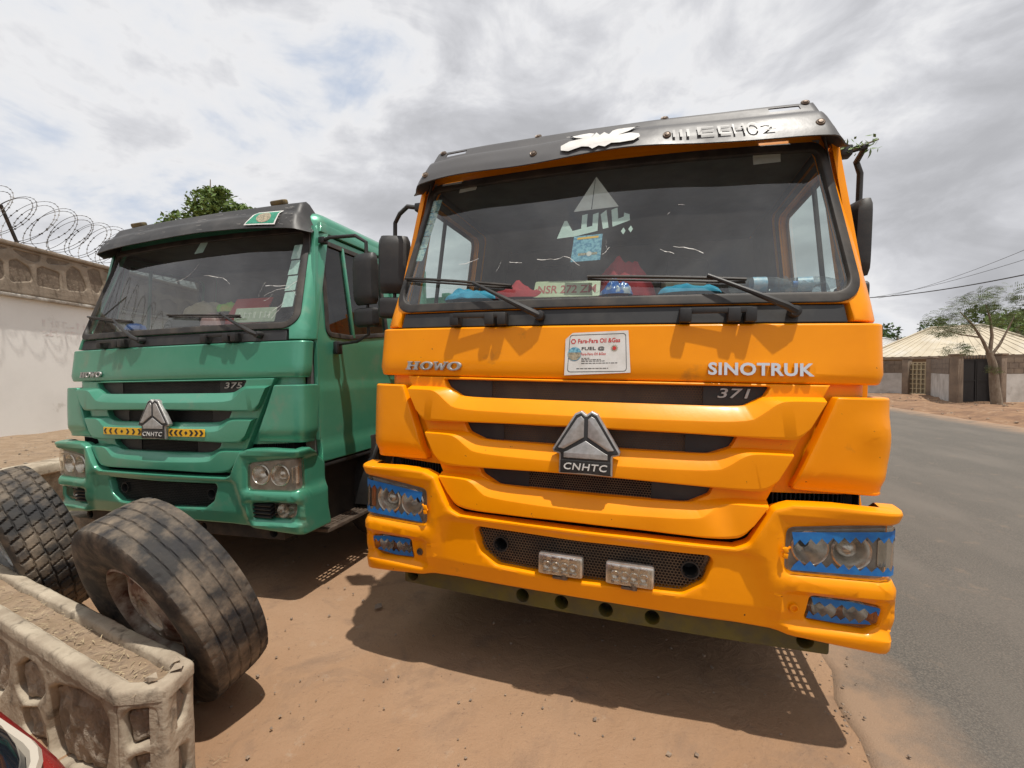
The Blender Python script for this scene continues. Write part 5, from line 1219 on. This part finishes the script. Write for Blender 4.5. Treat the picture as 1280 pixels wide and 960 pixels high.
# ------------------------------------------------------------ trees
BARK = mat('bark', (.16, .12, .085), .95, c2=(.26, .215, .165), nscale=9, bump=.6, bscale=25, stretch=(1, 1, .35))
def leafmat(name, a, b): return mat(name, a, .55, c2=b, nscale=2.2, nlo=.35, nhi=.65, ndetail=8, spec=.3)
LF1 = leafmat('dark_leaf', (.030, .062, .014), (.075, .125, .030)); LF2 = leafmat('fresh_leaf', (.085, .145, .032), (.17, .245, .07)); LF3 = leafmat('olive_leaf', (.060, .090, .028), (.135, .170, .062))
def tree(name, label, base, limbs, clumps, leaf, lmat, n_leaf, r0=.14, group=None, frond=False, seed=1):
    rnd = random.Random(seed); T_ = tag(empty(name, Matrix.Translation(base)), label, 'tree', group); base = Vector(base)
    mb = MB()
    for pts, ra, rb in limbs: mb.tube([Vector(p) for p in pts], [lerp(ra, rb, i / (len(pts) - 1)) for i in range(len(pts))], 8)
    link('trunk', mb.mesh('trunk', 50), BARK, T_)
    cr = MB(); tot = sum(c[3] for c in clumps)
    for cx, cy, cz, rr, *fl in clumps:
        fz = fl[0] if fl else .75; k = int(n_leaf * rr / tot)
        for _ in range(k):
            while True:
                v = Vector((rnd.uniform(-1, 1), rnd.uniform(-1, 1), rnd.uniform(-1, 1)))
                if .12 < v.length < 1: break
            v = v * (.75 + .25 * rnd.random()); p = Vector((cx + v.x * rr, cy + v.y * rr, cz + v.z * rr * fz))
            if noise.noise(p * (1.3 / max(rr, .3)) * 1.6 + Vector((seed, 0, 0))) < -.04: continue
            a = Vector((rnd.gauss(0, 1), rnd.gauss(0, 1), rnd.gauss(0, .55))).normalized(); b = a.orthogonal().normalized(); b = (b * math.cos(rnd.uniform(0, 6.3)) + a.cross(b) * math.sin(rnd.uniform(0, 6.3)))
            s_ = leaf * rnd.uniform(.6, 1.3)
            if frond:
                a = Vector((a.x, a.y, a.z * .4 - .12)).normalized()
                for j in range(7):
                    q_ = p + a * s_ * (j - 3) * .55 - Vector((0, 0, .012 * (j - 3) ** 2 * s_ * 3))
                    for sd_ in (-1, 1): cr.add([q_, q_ + b * sd_ * s_ * .75 + a * s_ * .18, q_ + b * sd_ * s_ * .70 - a * s_ * .14], [(0, 1, 2)])
            else:
                w_ = b * s_ * .42; cr.add([p - a * s_, p + w_, p + a * s_, p - w_], [(0, 1, 2, 3)])
    me = bpy.data.meshes.new('crown'); me.from_pydata(cr.v, [], cr.f); finish(me, smooth=False); link('crown', me, lmat, T_)
    return T_
b0 = at_y(262, 262, 14.5); bz = Vector((b0.x, b0.y, 0)); cz = b0.z
tree('leafy_tree', 'leafy green tree behind the wall, its crown showing above the green truck', bz,
     [([(0, 0, 0), (.1, 0, 2.5), (0, .1, cz - .6)], .2, .06), ([(.05, 0, 3), (.8, .1, cz - 1.2), (1.1, 0, cz - .3)], .09, .03), ([(.05, 0, 3.2), (-.9, 0, cz - 1.2), (-1.2, 0, cz - .5)], .09, .03), ([(0, 0, cz - 1), (.05, 0, cz + .95)], .05, .012)],
     [(0, 0, cz + .15, .75), (-.45, .2, cz - .1, .6), (.5, .1, cz + .05, .65), (.95, 0, cz - .15, .5), (-1.0, 0, cz - .40, .55), (.1, 0, cz - .9, 1.3), (-.1, .3, cz + .55, .40), (1.3, .2, cz - .1, .28), (-1.45, 0, cz - .62, .35), (.55, -.2, cz + .45, .30)], .085, LF2, 9000, seed=3)
tb = on_z(1246, 506, 0); 
def rel(px_, py_, dy=0.0): q_ = at_y(px_, py_, tb.y + dy); return tuple(q_ - tb)
tree('roadside_tree', 'slender feathery roadside tree with pale trunk in front of the black gate', tb,
     [([(0, 0, 0), rel(1243, 480), rel(1241, 455), rel(1236, 440)], .19, .11), ([rel(1236, 442), rel(1228, 425), rel(1215, 405), rel(1200, 390)], .07, .02), ([rel(1237, 442), rel(1240, 420), rel(1238, 400), rel(1232, 380)], .075, .02), ([rel(1238, 446), rel(1250, 430), rel(1258, 415), rel(1268, 395)], .06, .02), ([rel(1226, 422), rel(1200, 418), rel(1180, 412)], .04, .012)],
     [(*rel(1190, 392), .9, .45), (*rel(1215, 378), 1.0, .5), (*rel(1245, 372), 1.1, .55), (*rel(1270, 385), 1.1, .6), (*rel(1185, 415), .8, .4), (*rel(1210, 405, .5), 1.0, .5), (*rel(1240, 395, -.4), 1.0, .5), (*rel(1172, 402), .5, .4), (*rel(1200, 436), .8, .4), (*rel(1290, 400), 1.2, .7), (*rel(1240, 462), .28, .8)], .08, LF3, 2300, frond=True, seed=8)
for i, (px_, py_, Y_, rr, lm, lb) in enumerate(((1122, 420, 52, 3.6, LF1, 'dark broad tree behind the low grey roof across the road'), (1165, 418, 60, 4.0, LF3, 'olive green tree behind the ridge of the cream roof'), (1272, 405, 40, 3.0, LF2, 'bright green tree rising over the right slope of the cream roof'), (1310, 395, 46, 4.5, LF1, 'tall dark tree beyond the bright green tree past the cream roof'), (1085, 428, 70, 4.2, LF1, 'distant dark tree beside the right side of the yellow truck'))):
    q_ = at_y(px_, py_, Y_); c0 = Vector((q_.x, q_.y, 0)); r2 = random.Random(40 + i)
    cl_ = [(r2.uniform(-1, 1) * rr * .9, r2.uniform(-1, 1) * rr * .7, q_.z + r2.uniform(-.8, .35) * rr * .6, rr * r2.uniform(.35, .6)) for _ in range(11)]
    lim = [([(0, 0, 0), (.1, 0, q_.z * .5), (0, 0, q_.z)], .28, .1)] + [([(0, 0, q_.z * .45), (c[0] * .6, c[1] * .6, lerp(q_.z * .5, c[2], .7)), c[:3]], .12, .04) for c in cl_[:6]]
    tree('background_tree', lb, c0, lim, cl_, .16 + .02 * rr, lm, 5200, seed=50 + i, group='trees beyond the road')

# ------------------------------------------------------------ compound across the road
BLOCK = mat('bare_block', (.20, .155, .115), .95, c2=(.13, .10, .08), nscale=3, bump=.3, bscale=20); WASH = mat('whitewash', (.52, .50, .47), .9, c2=(.36, .34, .31), nscale=1.4, nlo=.38, nhi=.66, c3=(.20, .165, .13), n3scale=1.1, n3lo=.6, n3hi=.75)
PIL = mat('brown_pillar', (.25, .19, .14), .95, c2=(.17, .13, .10), nscale=2.5)
CP = tag(empty('roadside_compound_wall', Matrix.Translation((21, 22, 0))), 'whitewashed block compound wall with bare brown top courses across the road', 'wall'); bpy.context.view_layer.update()
def wall_seg(A, B, h=2.02, lo=1.28, th=.20):
    A, B = V2(*A), V2(*B); e = (B - A); ln = e.length; ang = math.atan2(e.y, e.x); rot = Matrix.Rotation(ang, 3, 'Z'); c = (A + B) / 2
    mb = MB(); mb.box(c + Vector((0, 0, lo / 2 - .1)), (ln, th, lo + .2), rot); addk(mb.build('whitewashed_course', WASH, smooth=False), CP)
    nrow = 3; hb = (h - lo) / nrow; nb = max(1, round(ln / .46))
    for r_ in range(nrow):
        for k in range(nb + (r_ % 2)):
            s0 = max(0, (k - .5 * (r_ % 2)) * ln / nb); s1 = min(ln, (k + 1 - .5 * (r_ % 2)) * ln / nb)
            if s1 - s0 < .03: continue
            q_ = A + e.normalized() * ((s0 + s1) / 2); mb = MB(); mb.box(q_ + Vector((0, 0, lo + hb * (r_ + .5))), (s1 - s0 - .02, th + .01, hb - .016), rot); addk(mb.build('block', BLOCK, smooth=False), CP)
    mb = MB(); mb.box(c + Vector((0, 0, (lo + h) / 2)), (ln - .01, th - .03, h - lo - .01), rot); addk(mb.build('mortar', mat('mortar', (.16, .13, .10), .95), smooth=False), CP)
def pillar(p, w_=.34, h=2.12):
    mb = MB(); mb.box((*p, h / 2 - .05), (w_, w_, h + .1), Matrix.Rotation(.25, 3, 'Z'), .02); mb.box((*p, h + .04), (w_ + .08, w_ + .08, .08), Matrix.Rotation(.25, 3, 'Z'), .01); addk(mb.build('pillar', PIL), CP)
wall_seg((21.6, 30.5), (23.6, 26.95)); wall_seg((23.95, 25.5), (20.02, 20.40)); wall_seg((22.05, 20.2), (30, 20.6))
for p in ((23.65, 26.85), (23.95, 25.6), (20.02, 20.2), (21.85, 20.1)): pillar(p)
BG = tag(empty('black_gate', Matrix.Translation((20.95, 20.25, 0))), 'closed black sheet metal gate with spiked top between brown pillars', 'gate'); GM = mat('black_gate_paint', (.008, .008, .009), .5)
for k, x in enumerate((-.44, .44)):
    mb = MB(); mb.box((x, 0, 1.0), (.84, .03, 1.92)); link('leaf', mb.mesh(smooth=False), GM, BG)
    mb = MB()
    for xx in (-.40, .40): mb.box((x + xx, -.025, 1.0), (.05, .03, 1.94))
    for z in (.06, 1.0, 1.94): mb.box((x, -.026, z), (.82, .03, .05))
    link('leaf_frame', mb.mesh(smooth=False), GM, BG)
for k in range(13):
    mb = MB(); mb.tube([(-.82 + k * .1367, 0, 1.96), (-.82 + k * .1367, 0, 2.10), (-.82 + k * .1367, 0, 2.16)], [.012, .012, .001], 6); link('spike', mb.mesh(), GM, BG)
CG = tag(empty('cream_gate', Matrix.Translation((23.8, 26.2, 0)) @ Matrix.Rotation(R(-78), 4, 'Z')), 'cream metal grid gate set in the whitewashed wall', 'gate'); CM = mat('cream_gate_paint', (.52, .44, .28), .6, c2=(.40, .33, .20), nscale=5)
mb = MB(); mb.box((0, .06, .95), (1.1, .02, 1.75)); link('backing_sheet', mb.mesh(smooth=False), mat('dull_backing', (.22, .18, .12), .8), CG)
for x in (-.55, -.33, -.11, .11, .33, .55):
    mb = MB(); mb.box((x, 0, .98), (.045, .05, 1.86)); link('upright', mb.mesh(smooth=False), CM, CG)
for z in (.08, .36, .64, .92, 1.2, 1.48, 1.76, 1.9):
    mb = MB(); mb.box((0, .002, z), (1.14, .04, .04)); link('rail', mb.mesh(smooth=False), CM, CG)
def house(name, label, c, rotz, hl_, hd_, ridge, ez, rz, rmat, wmat, over=.5):
    H = tag(empty(name, Matrix.Translation((*c, 0)) @ Matrix.Rotation(rotz, 4, 'Z')), label, 'house')
    mb = MB(); mb.box((0, 0, ez / 2), (2 * (hl_ - over), 2 * (hd_ - over), ez)); link('wall', mb.mesh(smooth=False), wmat, H)
    corners = [(-hl_, -hd_, ez), (hl_, -hd_, ez), (hl_, hd_, ez), (-hl_, hd_, ez)]; ra, rb = (-ridge, 0, rz), (ridge, 0, rz)
    for f in ([corners[0], corners[1], rb, ra], [corners[1], corners[2], rb], [corners[2], corners[3], ra, rb], [corners[3], corners[0], ra]):
        f = [Vector(p) for p in f]; mb = MB(); e = (f[1] - f[0]); ln = e.length; n_ = max(4, int(ln / .5)); sl_ = (f[-1] - f[0]) if len(f) == 4 else ((f[2] - (f[0] + f[1]) / 2)); nrm = e.cross(f[2] - f[1]).normalized()
        # standing seams follow the slope
        top_a, top_b = (f[-1], f[2]) if len(f) == 4 else (f[2], f[2])
        for k in range(n_):
            t0, t1 = k / n_, (k + 1) / n_; tm = t1 - .12 / n_ * 2
            def tp(t): return top_a.lerp(top_b, t)
            def bt(t): return f[0].lerp(f[1], t)
            mb.add([bt(t0), bt(tm), bt(tm) + nrm * .03, bt(t1) + nrm * .03, bt(t1), tp(t0), tp(tm), tp(tm) + nrm * .03, tp(t1) + nrm * .03, tp(t1)], [(0, 1, 6, 5), (1, 2, 7, 6), (2, 3, 8, 7), (3, 4, 9, 8)])
        link('roof_slope', mb.mesh(smooth=False), rmat, H)
    for (a, b) in ((corners[0], corners[1]), (corners[1], corners[2]), (corners[2], corners[3]), (corners[3], corners[0])):
        a, b = Vector(a), Vector(b); mb = MB(); m_ = (a + b) / 2; e = b - a; mb.box(m_ - Vector((0, 0, .10)), (e.length, .03, .2), Matrix.Rotation(math.atan2(e.y, e.x), 3, 'Z')); link('fascia', mb.mesh(smooth=False), mat('fascia_board', (.20, .16, .12), .8), H)
    mb = MB()
    for a, b in ((corners[0], ra), (corners[1], rb), (corners[2], rb), (corners[3], ra), (ra, rb)): mb.tube([Vector(a) + Vector((0, 0, .05)), Vector(b) + Vector((0, 0, .05))], .07, 6)
    stuff(link('ridge_caps', mb.mesh(), rmat, H))
    for x in (-hl_ * .5, hl_ * .45):
        mb = MB(); mb.box((x, -(hd_ - over) - .01, 1.35), (1.2, .06, 1.1)); w_ = link('window', mb.mesh(smooth=False), mat('dark_window', (.02, .022, .024), .2), H)
    return H
CREAM = mat('cream_roof', (.52, .455, .34), .6, .05, c2=(.42, .36, .265), nscale=.8, c3=(.56, .53, .47), n3scale=.5); GREYR = mat('pale_zinc_roof', (.55, .54, .52), .5, .25, c2=(.42, .41, .39), nscale=.9)
HW = mat('house_wall', (.24, .19, .14), .9)
house('hip_roof_house', 'bungalow with wide cream metal hip roof behind the black gate', (34.6, 35.0), R(-45), 5.4, 4.4, 1.45, 2.42, 4.75, CREAM, HW)
house('low_roof_house', 'low house with pale zinc roof beside the cream roofed bungalow', (36.0, 46.5), R(-20), 5.0, 4.0, 2.2, 2.75, 4.6, GREYR, HW)
# power lines
def line(p0, p1, r_, label, sag):
    p0, p1 = at_y(*p0), at_y(*p1); a = p0 + (p0 - p1) * .35; b = p1 + (p1 - p0) * .5
    pts = [a.lerp(b, i / 40) - Vector((0, 0, sag * 4 * (i / 40) * (1 - i / 40) - sag * .9)) for i in range(41)]
    mb = MB(); mb.tube(pts, r_, 5); tag(mb.build('power_line', mat('cable', (.02, .02, .02), .6)), label, 'cable', 'overhead lines across the road'); return a, b
WIRE = [line((1095, 374, 33), (1280, 345, 22), .030, 'thick lowest black overhead cable beyond the road', .5), line((1110, 371, 34), (1280, 326, 22.5), .012, 'thin middle overhead wire beyond the road', .5), line((1130, 368, 34), (1280, 314, 23), .012, 'thin topmost overhead wire beyond the road', .5)]
for i, lb in ((0, 'concrete utility pole at the far end of the overhead lines'), (1, 'concrete utility pole at the roadside end of the overhead lines')):
    q_ = WIRE[1][i]; PO = tag(empty('utility_pole', Matrix.Translation((q_.x, q_.y, 0))), lb, 'pole', 'utility poles'); mb = MB(); mb.tube([(0, 0, 0), (0, 0, q_.z + .8)], [.16, .09], 10); link('pole_shaft', mb.mesh(), CONC, PO); mb = MB(); mb.box((0, 0, q_.z), (.10, 1.6, .10)); link('crossarm', mb.mesh(), STEEL, PO)

# ------------------------------------------------------------ red car beside the camera
CAR = tag(empty('parked_car', Matrix.Translation((-1.42, .995, 0)) @ Matrix.Rotation(R(-24), 4, 'Z')), 'red car with dark rear window parked beside the low planter', 'car')
RED = mat('red_car_paint', (.28, .006, .008), .25, coat=.6); CGL = mat('dark_car_glass', (.012, .016, .022), .06, spec=.7)
secs = [(0.06, .76, .45, .88, .93), (0.02, .84, .34, .93, .975), (-.25, .87, .26, .95, 1.01), (-.9, .83, .22, .92, 1.0), (-2.0, .83, .22, .90, .98), (-2.9, .82, .22, .86, .93), (-3.5, .78, .25, .74, .80), (-3.82, .70, .34, .62, .68), (-3.9, .60, .42, .55, .60)]
mb = MB(); rows = []
for y, w_, z0, zs, zt in secs: rows.append([Vector((x, y, z)) for x, z in ((-w_ * .9, z0), (-w_, z0 + .12), (-w_ * 1.02, (z0 + zs) / 2), (-w_, zs), (-w_ * .93, zt), (-w_ * .5, zt + .015), (0, zt + .02), (w_ * .5, zt + .015), (w_ * .93, zt), (w_, zs), (w_ * 1.02, (z0 + zs) / 2), (w_, z0 + .12), (w_ * .9, z0))])
mb.grid(rows, closed=True); mb.add(rows[0], [tuple(range(13))]); mb.add(rows[-1], [tuple(range(13))])
cb = link('body', mb.mesh('body', 60, weld=.0001), RED, CAR); ss_ = cb.modifiers.new('round', 'SUBSURF'); ss_.levels = 2; ss_.render_levels = 2
def cabin_ring(z, w_, y0, y1, r_):
    out = []
    for cx_, cy_, a0 in ((w_ - r_, y0 - r_, 0), (-w_ + r_, y0 - r_, 90), (-w_ + r_, y1 + r_, 180), (w_ - r_, y1 + r_, 270)):
        for k in range(9): t_ = R(a0 + 90 * k / 8); out.append(Vector((cx_ + r_ * math.cos(t_), cy_ + r_ * math.sin(t_), z)))
    return out
lev = [(.95, .835, .005, -2.75, .16), (1.03, .81, -.02, -2.5, .16), (1.15, .74, -.10, -2.3, .16), (1.30, .645, -.29, -2.12, .16), (1.37, .61, -.42, -2.02, .16)]
mb = MB(); mb.grid([cabin_ring(*l) for l in lev], closed=True); link('window_glass', mb.mesh('cabin', 50), CGL, CAR)
lev2 = [lev[-1], (1.42, .57, -.52, -1.9, .16), (1.455, .46, -.68, -1.7, .16), (1.465, .25, -1.0, -1.4, .1)]
mb = MB(); q_ = [cabin_ring(*l) for l in lev2]; mb.grid(q_, closed=True); mb.add(q_[-1], [tuple(range(36))]); link('roof', mb.mesh('rf', 50), RED, CAR)
mb = MB(); mb.tube(cabin_ring(.985, .832, .003, -2.70, .165), .009, 6, closed=True); link('window_trim', mb.mesh(), mat('pale_trim', (.45, .40, .33), .5), CAR)
for sg in (-1, 1):
    mb = MB(); mb.box((sg * .66, .055, .72), (.20, .05, .14), Matrix.Rotation(sg * R(-20), 3, 'Z'), .02); link('tail_lamp', mb.mesh(), mat('red_lamp', (.35, .01, .01), .15), CAR)
    for y in (-.72, -3.1):
        o = link('wheel', cached('ctyre', lambda: tyre_mesh(.30, .19, .19, 'plain', 40)), TYRET, CAR); o.matrix_local = Matrix.Translation((sg * .76, y, .30)) @ Matrix.Rotation(R(90 * sg), 4, 'Y'); link('rim', cached('crim', lambda: rim_mesh(.195, .19, 5)), SILV, o)

# ------------------------------------------------------------ things on the dashboards
def heap(name, label, cat, MW_, c, size, mt, seed, amp=.35, group=None, n=22, peak=None):
    mb = MB(); rows = []
    for i in range(n + 1):
        v = -1 + 2 * i / n; row = []
        for j in range(n + 1):
            u = -1 + 2 * j / n; r_ = max(abs(u), abs(v)); r2 = min(1, math.hypot(u, v)); e = max(0, 1 - r2 ** 2.2) ** .6
            k = .7 + amp * (noise.noise(Vector((u * 1.7, v * 1.7, seed))) + .6 * noise.noise(Vector((u * 4.1, v * 4.1, seed + 4)))) * 1.4
            sc_ = (r2 and min(1, 1 / r2 * r_)) or 1
            x, y = u * (math.sqrt(max(0, 1 - v * v / 2))), v * (math.sqrt(max(0, 1 - u * u / 2)))
            e = max(0, 1 - (x * x + y * y)) ** .45
            row.append(Vector((x * size[0] * (1 + .15 * noise.noise(Vector((u * 2, v * 2, seed + 9)))), y * size[1], e * size[2] * max(.12, k))))
        rows.append(row)
    mb.grid(rows); o = mb.build(name, mt, ang=50); o.matrix_world = MW_ @ Matrix.Translation(c); tag(o, label, cat, group); return o
RC = mat('red_cloth', (.42, .02, .03), .8, c2=(.30, .012, .022), nscale=14); BC = mat('blue_cloth', (.02, .30, .50), .75, c2=(.04, .40, .60), nscale=20); TAN = mat('tan_cloth', (.42, .34, .23), .85, c2=(.33, .26, .17), nscale=15)
DZ = 1.974
heap('blue_cloth', 'crumpled bright blue cloth on the yellow truck dashboard below the permit stickers', 'cloth', MY, (-.68, .275, DZ), (.17, .10, .075), BC, 1)
heap('red_cloth', 'low folded red cloth on the yellow truck dashboard beside the number plate', 'cloth', MY, (-.40, .30, DZ), (.17, .12, .095), RC, 2)
heap('red_bag', 'tall crumpled red bag on the yellow truck dashboard below the blue poster sticker', 'bag', MY, (.12, .36, DZ + .004), (.17, .085, .22), RC, 6, .28)
heap('plastic_bag', 'small blue and white plastic bag on the yellow truck dashboard beside the number plate', 'bag', MY, (.10, .235, DZ), (.08, .06, .08), mat('blue_white_plastic', (.05, .16, .50), .25, c2=(.55, .6, .65), nscale=26, nlo=.5, nhi=.6), 8, .5)
heap('blue_rag', 'flat blue rag on the yellow truck dashboard beside the clear bottles', 'cloth', MY, (.44, .26, DZ), (.14, .08, .055), BC, 12)
mb = MB(); mb.box((0, 0, .05), (.20, .10, .10), ch=.006); o = mb.build('cardboard_box', TAN); o.matrix_world = MY @ Matrix.Translation((.42, .42, DZ)) @ Matrix.Rotation(.2, 4, 'Z'); tag(o, 'small tan box on the yellow truck dashboard behind the blue rag', 'box')
def bottle(MW_, c, ang, label, tint):
    B_ = empty('plastic_bottle', MW_ @ Matrix.Translation(c) @ Matrix.Rotation(ang, 4, 'Z')); tag(B_, label, 'bottle'); m1 = Matrix.Rotation(R(90), 4, 'Y')
    mb = MB(); mb.lathe([(0, 0), (.030, .002), (.035, .01), (.033, .05), (.036, .09), (.033, .13), (.036, .17), (.034, .20), (.02, .245), (.0135, .26), (.0135, .275)], 16, m1); link('body', mb.mesh('b', 50), tint, B_)
    mb = MB(); mb.lathe([(.0155, .27), (.0155, .29), (0, .291)], 12, m1); link('cap', mb.mesh(), BLUE, B_)
    mb = MB(); mb.lathe([(.0368, .095), (.0368, .155)], 16, m1); link('wrapper', mb.mesh(), mat('bottle_wrapper', (.25, .45, .60), .4, c2=(.6, .65, .7), nscale=40), B_)
CLR = glass_mat('clear_plastic', (.82, .86, .88), 1.45, .05, .12, (.5, .52, .52))
bottle(MY, (.62, .29, DZ + .038), .12, 'clear plastic bottle lying next to the blue rag on the yellow truck dashboard', CLR); bottle(MY, (.82, .36, DZ + .038), -.1, 'clear plastic bottle lying nearest the pillar corner of the yellow truck dashboard', CLR)
heap('clear_bag', 'crumpled clear plastic bag in the corner of the yellow truck dashboard', 'bag', MY, (.93, .36, DZ), (.12, .07, .07), CLR, 15, .6)
def number_plate(MW_, c, rz, tilt, tx, label, bm_, tm):
    B_ = empty('number_plate', MW_ @ Matrix.Translation(c) @ Matrix.Rotation(rz, 4, 'Z') @ Matrix.Rotation(tilt, 4, 'X')); tag(B_, label, 'number plate')
    link('plate', plate_mesh(rpoly([(-.17, 0), (.17, 0), (.17, .12), (-.17, .12)], .01), [], .004, .001, None, 0), bm_, B_); 
    if tx: link('lettering', text_on(tx, (-.15, .15, .025, .085), lambda s, z, d: Vector((s, -.0012, z)), bold=.02), tm, B_)
    else:
        mb = MB(); r_ = random.Random(3)
        for k in range(7):
            x = -.145 + k * .042
            for _ in range(3):
                v_ = r_.random() < .6; w_, h_ = (.005, .055) if v_ else (.022, .005); xx = x + r_.uniform(0, .022); z = .03 if v_ else .03 + r_.uniform(0, .05); yo = -.0012 - .0002 * (len(mb.f) % 6); mb.add([(xx, yo, z), (xx + w_, yo, z), (xx + w_, yo, z + h_), (xx, yo, z + h_)], [(0, 1, 2, 3)])
        stuff(link('worn_characters', mb.mesh(smooth=False), tm, B_))
number_plate(MY, (-.15, .205, DZ - .004), .05, R(-38), 'NSR 272 ZM', 'pale number plate with red characters lying on the yellow truck dashboard', mat('pale_plate', (.50, .55, .36), .5, c2=(.40, .44, .28), nscale=20), mat('dark_red_print', (.36, .07, .05), .5))
number_plate(MG, (.66, .25, DZ), .15, R(-20), '', 'weathered grey-green number plate propped against the red folder in the green truck', mat('grey_plate', (.34, .38, .28), .6, c2=(.26, .29, .22), nscale=20), mat('worn_pale_print', (.55, .56, .48), .6))
mb = MB(); mb.box((0, 0, .15), (.34, .012, .27), ch=.003); o = mb.build('red_folder', mat('red_card', (.50, .035, .03), .5)); o.matrix_world = MG @ Matrix.Translation((.42, .36, DZ)) @ Matrix.Rotation(.1, 4, 'Z') @ Matrix.Rotation(R(-35), 4, 'X'); tag(o, 'bright red folder leaning on the green truck dashboard behind the number plate', 'folder')
heap('dark_bag', 'slumped dark grey bag on the green truck dashboard', 'bag', MG, (-.12, .34, DZ), (.19, .11, .14), mat('dark_bag_cloth', (.035, .033, .03), .8), 21)
heap('straw_hat', 'tan straw hat on top of the dark bag in the green truck', 'hat', MG, (-.06, .46, DZ + .09), (.19, .13, .19), TAN, 23, .15)
heap('green_packet', 'bright lime green packet beside the straw hat in the green truck', 'packet', MG, (.14, .50, DZ + .13), (.13, .08, .11), mat('lime_plastic', (.20, .55, .02), .4, c2=(.45, .35, .02), nscale=8, nlo=.5, nhi=.65), 25, .2)
heap('pink_ball', 'dull pink ball between the lime packet and the red folder', 'ball', MG, (.17, .34, DZ), (.10, .09, .15), mat('dull_pink', (.36, .20, .19), .5), 27, .05)
heap('blue_packet', 'small blue packet in the corner of the green truck dashboard', 'packet', MG, (-.60, .27, DZ), (.10, .06, .07), mat('blue_packet_plastic', (.03, .08, .26), .4), 29)
# leafy twig tied on the yellow truck's mirror arm
TW = tag(empty('leafy_twig', MY @ Matrix.Translation((1.19, .45, 2.665))), 'small green leafy twig tied to the mirror arm of the yellow truck', 'twig'); mb = MB(); rnd = random.Random(6); mb.tube([(-.07, 0, -.03), (0, 0, 0), (.06, 0, .02)], .004, 5)
link('stem', mb.mesh(), BARK, TW); mb = MB()
for _ in range(60):
    p = Vector((rnd.uniform(-.08, .06), rnd.gauss(0, .012), rnd.gauss(0, .016))); a = Vector((rnd.gauss(0, 1), rnd.gauss(0, 1), rnd.gauss(0, .8))).normalized(); b = a.orthogonal().normalized() * .007; l = rnd.uniform(.018, .04); mb.add([p, p + a * l * .5 + b, p + a * l, p + a * l * .5 - b], [(0, 1, 2, 3)])
link('leaves', mb.mesh(smooth=False), LF2, TW)
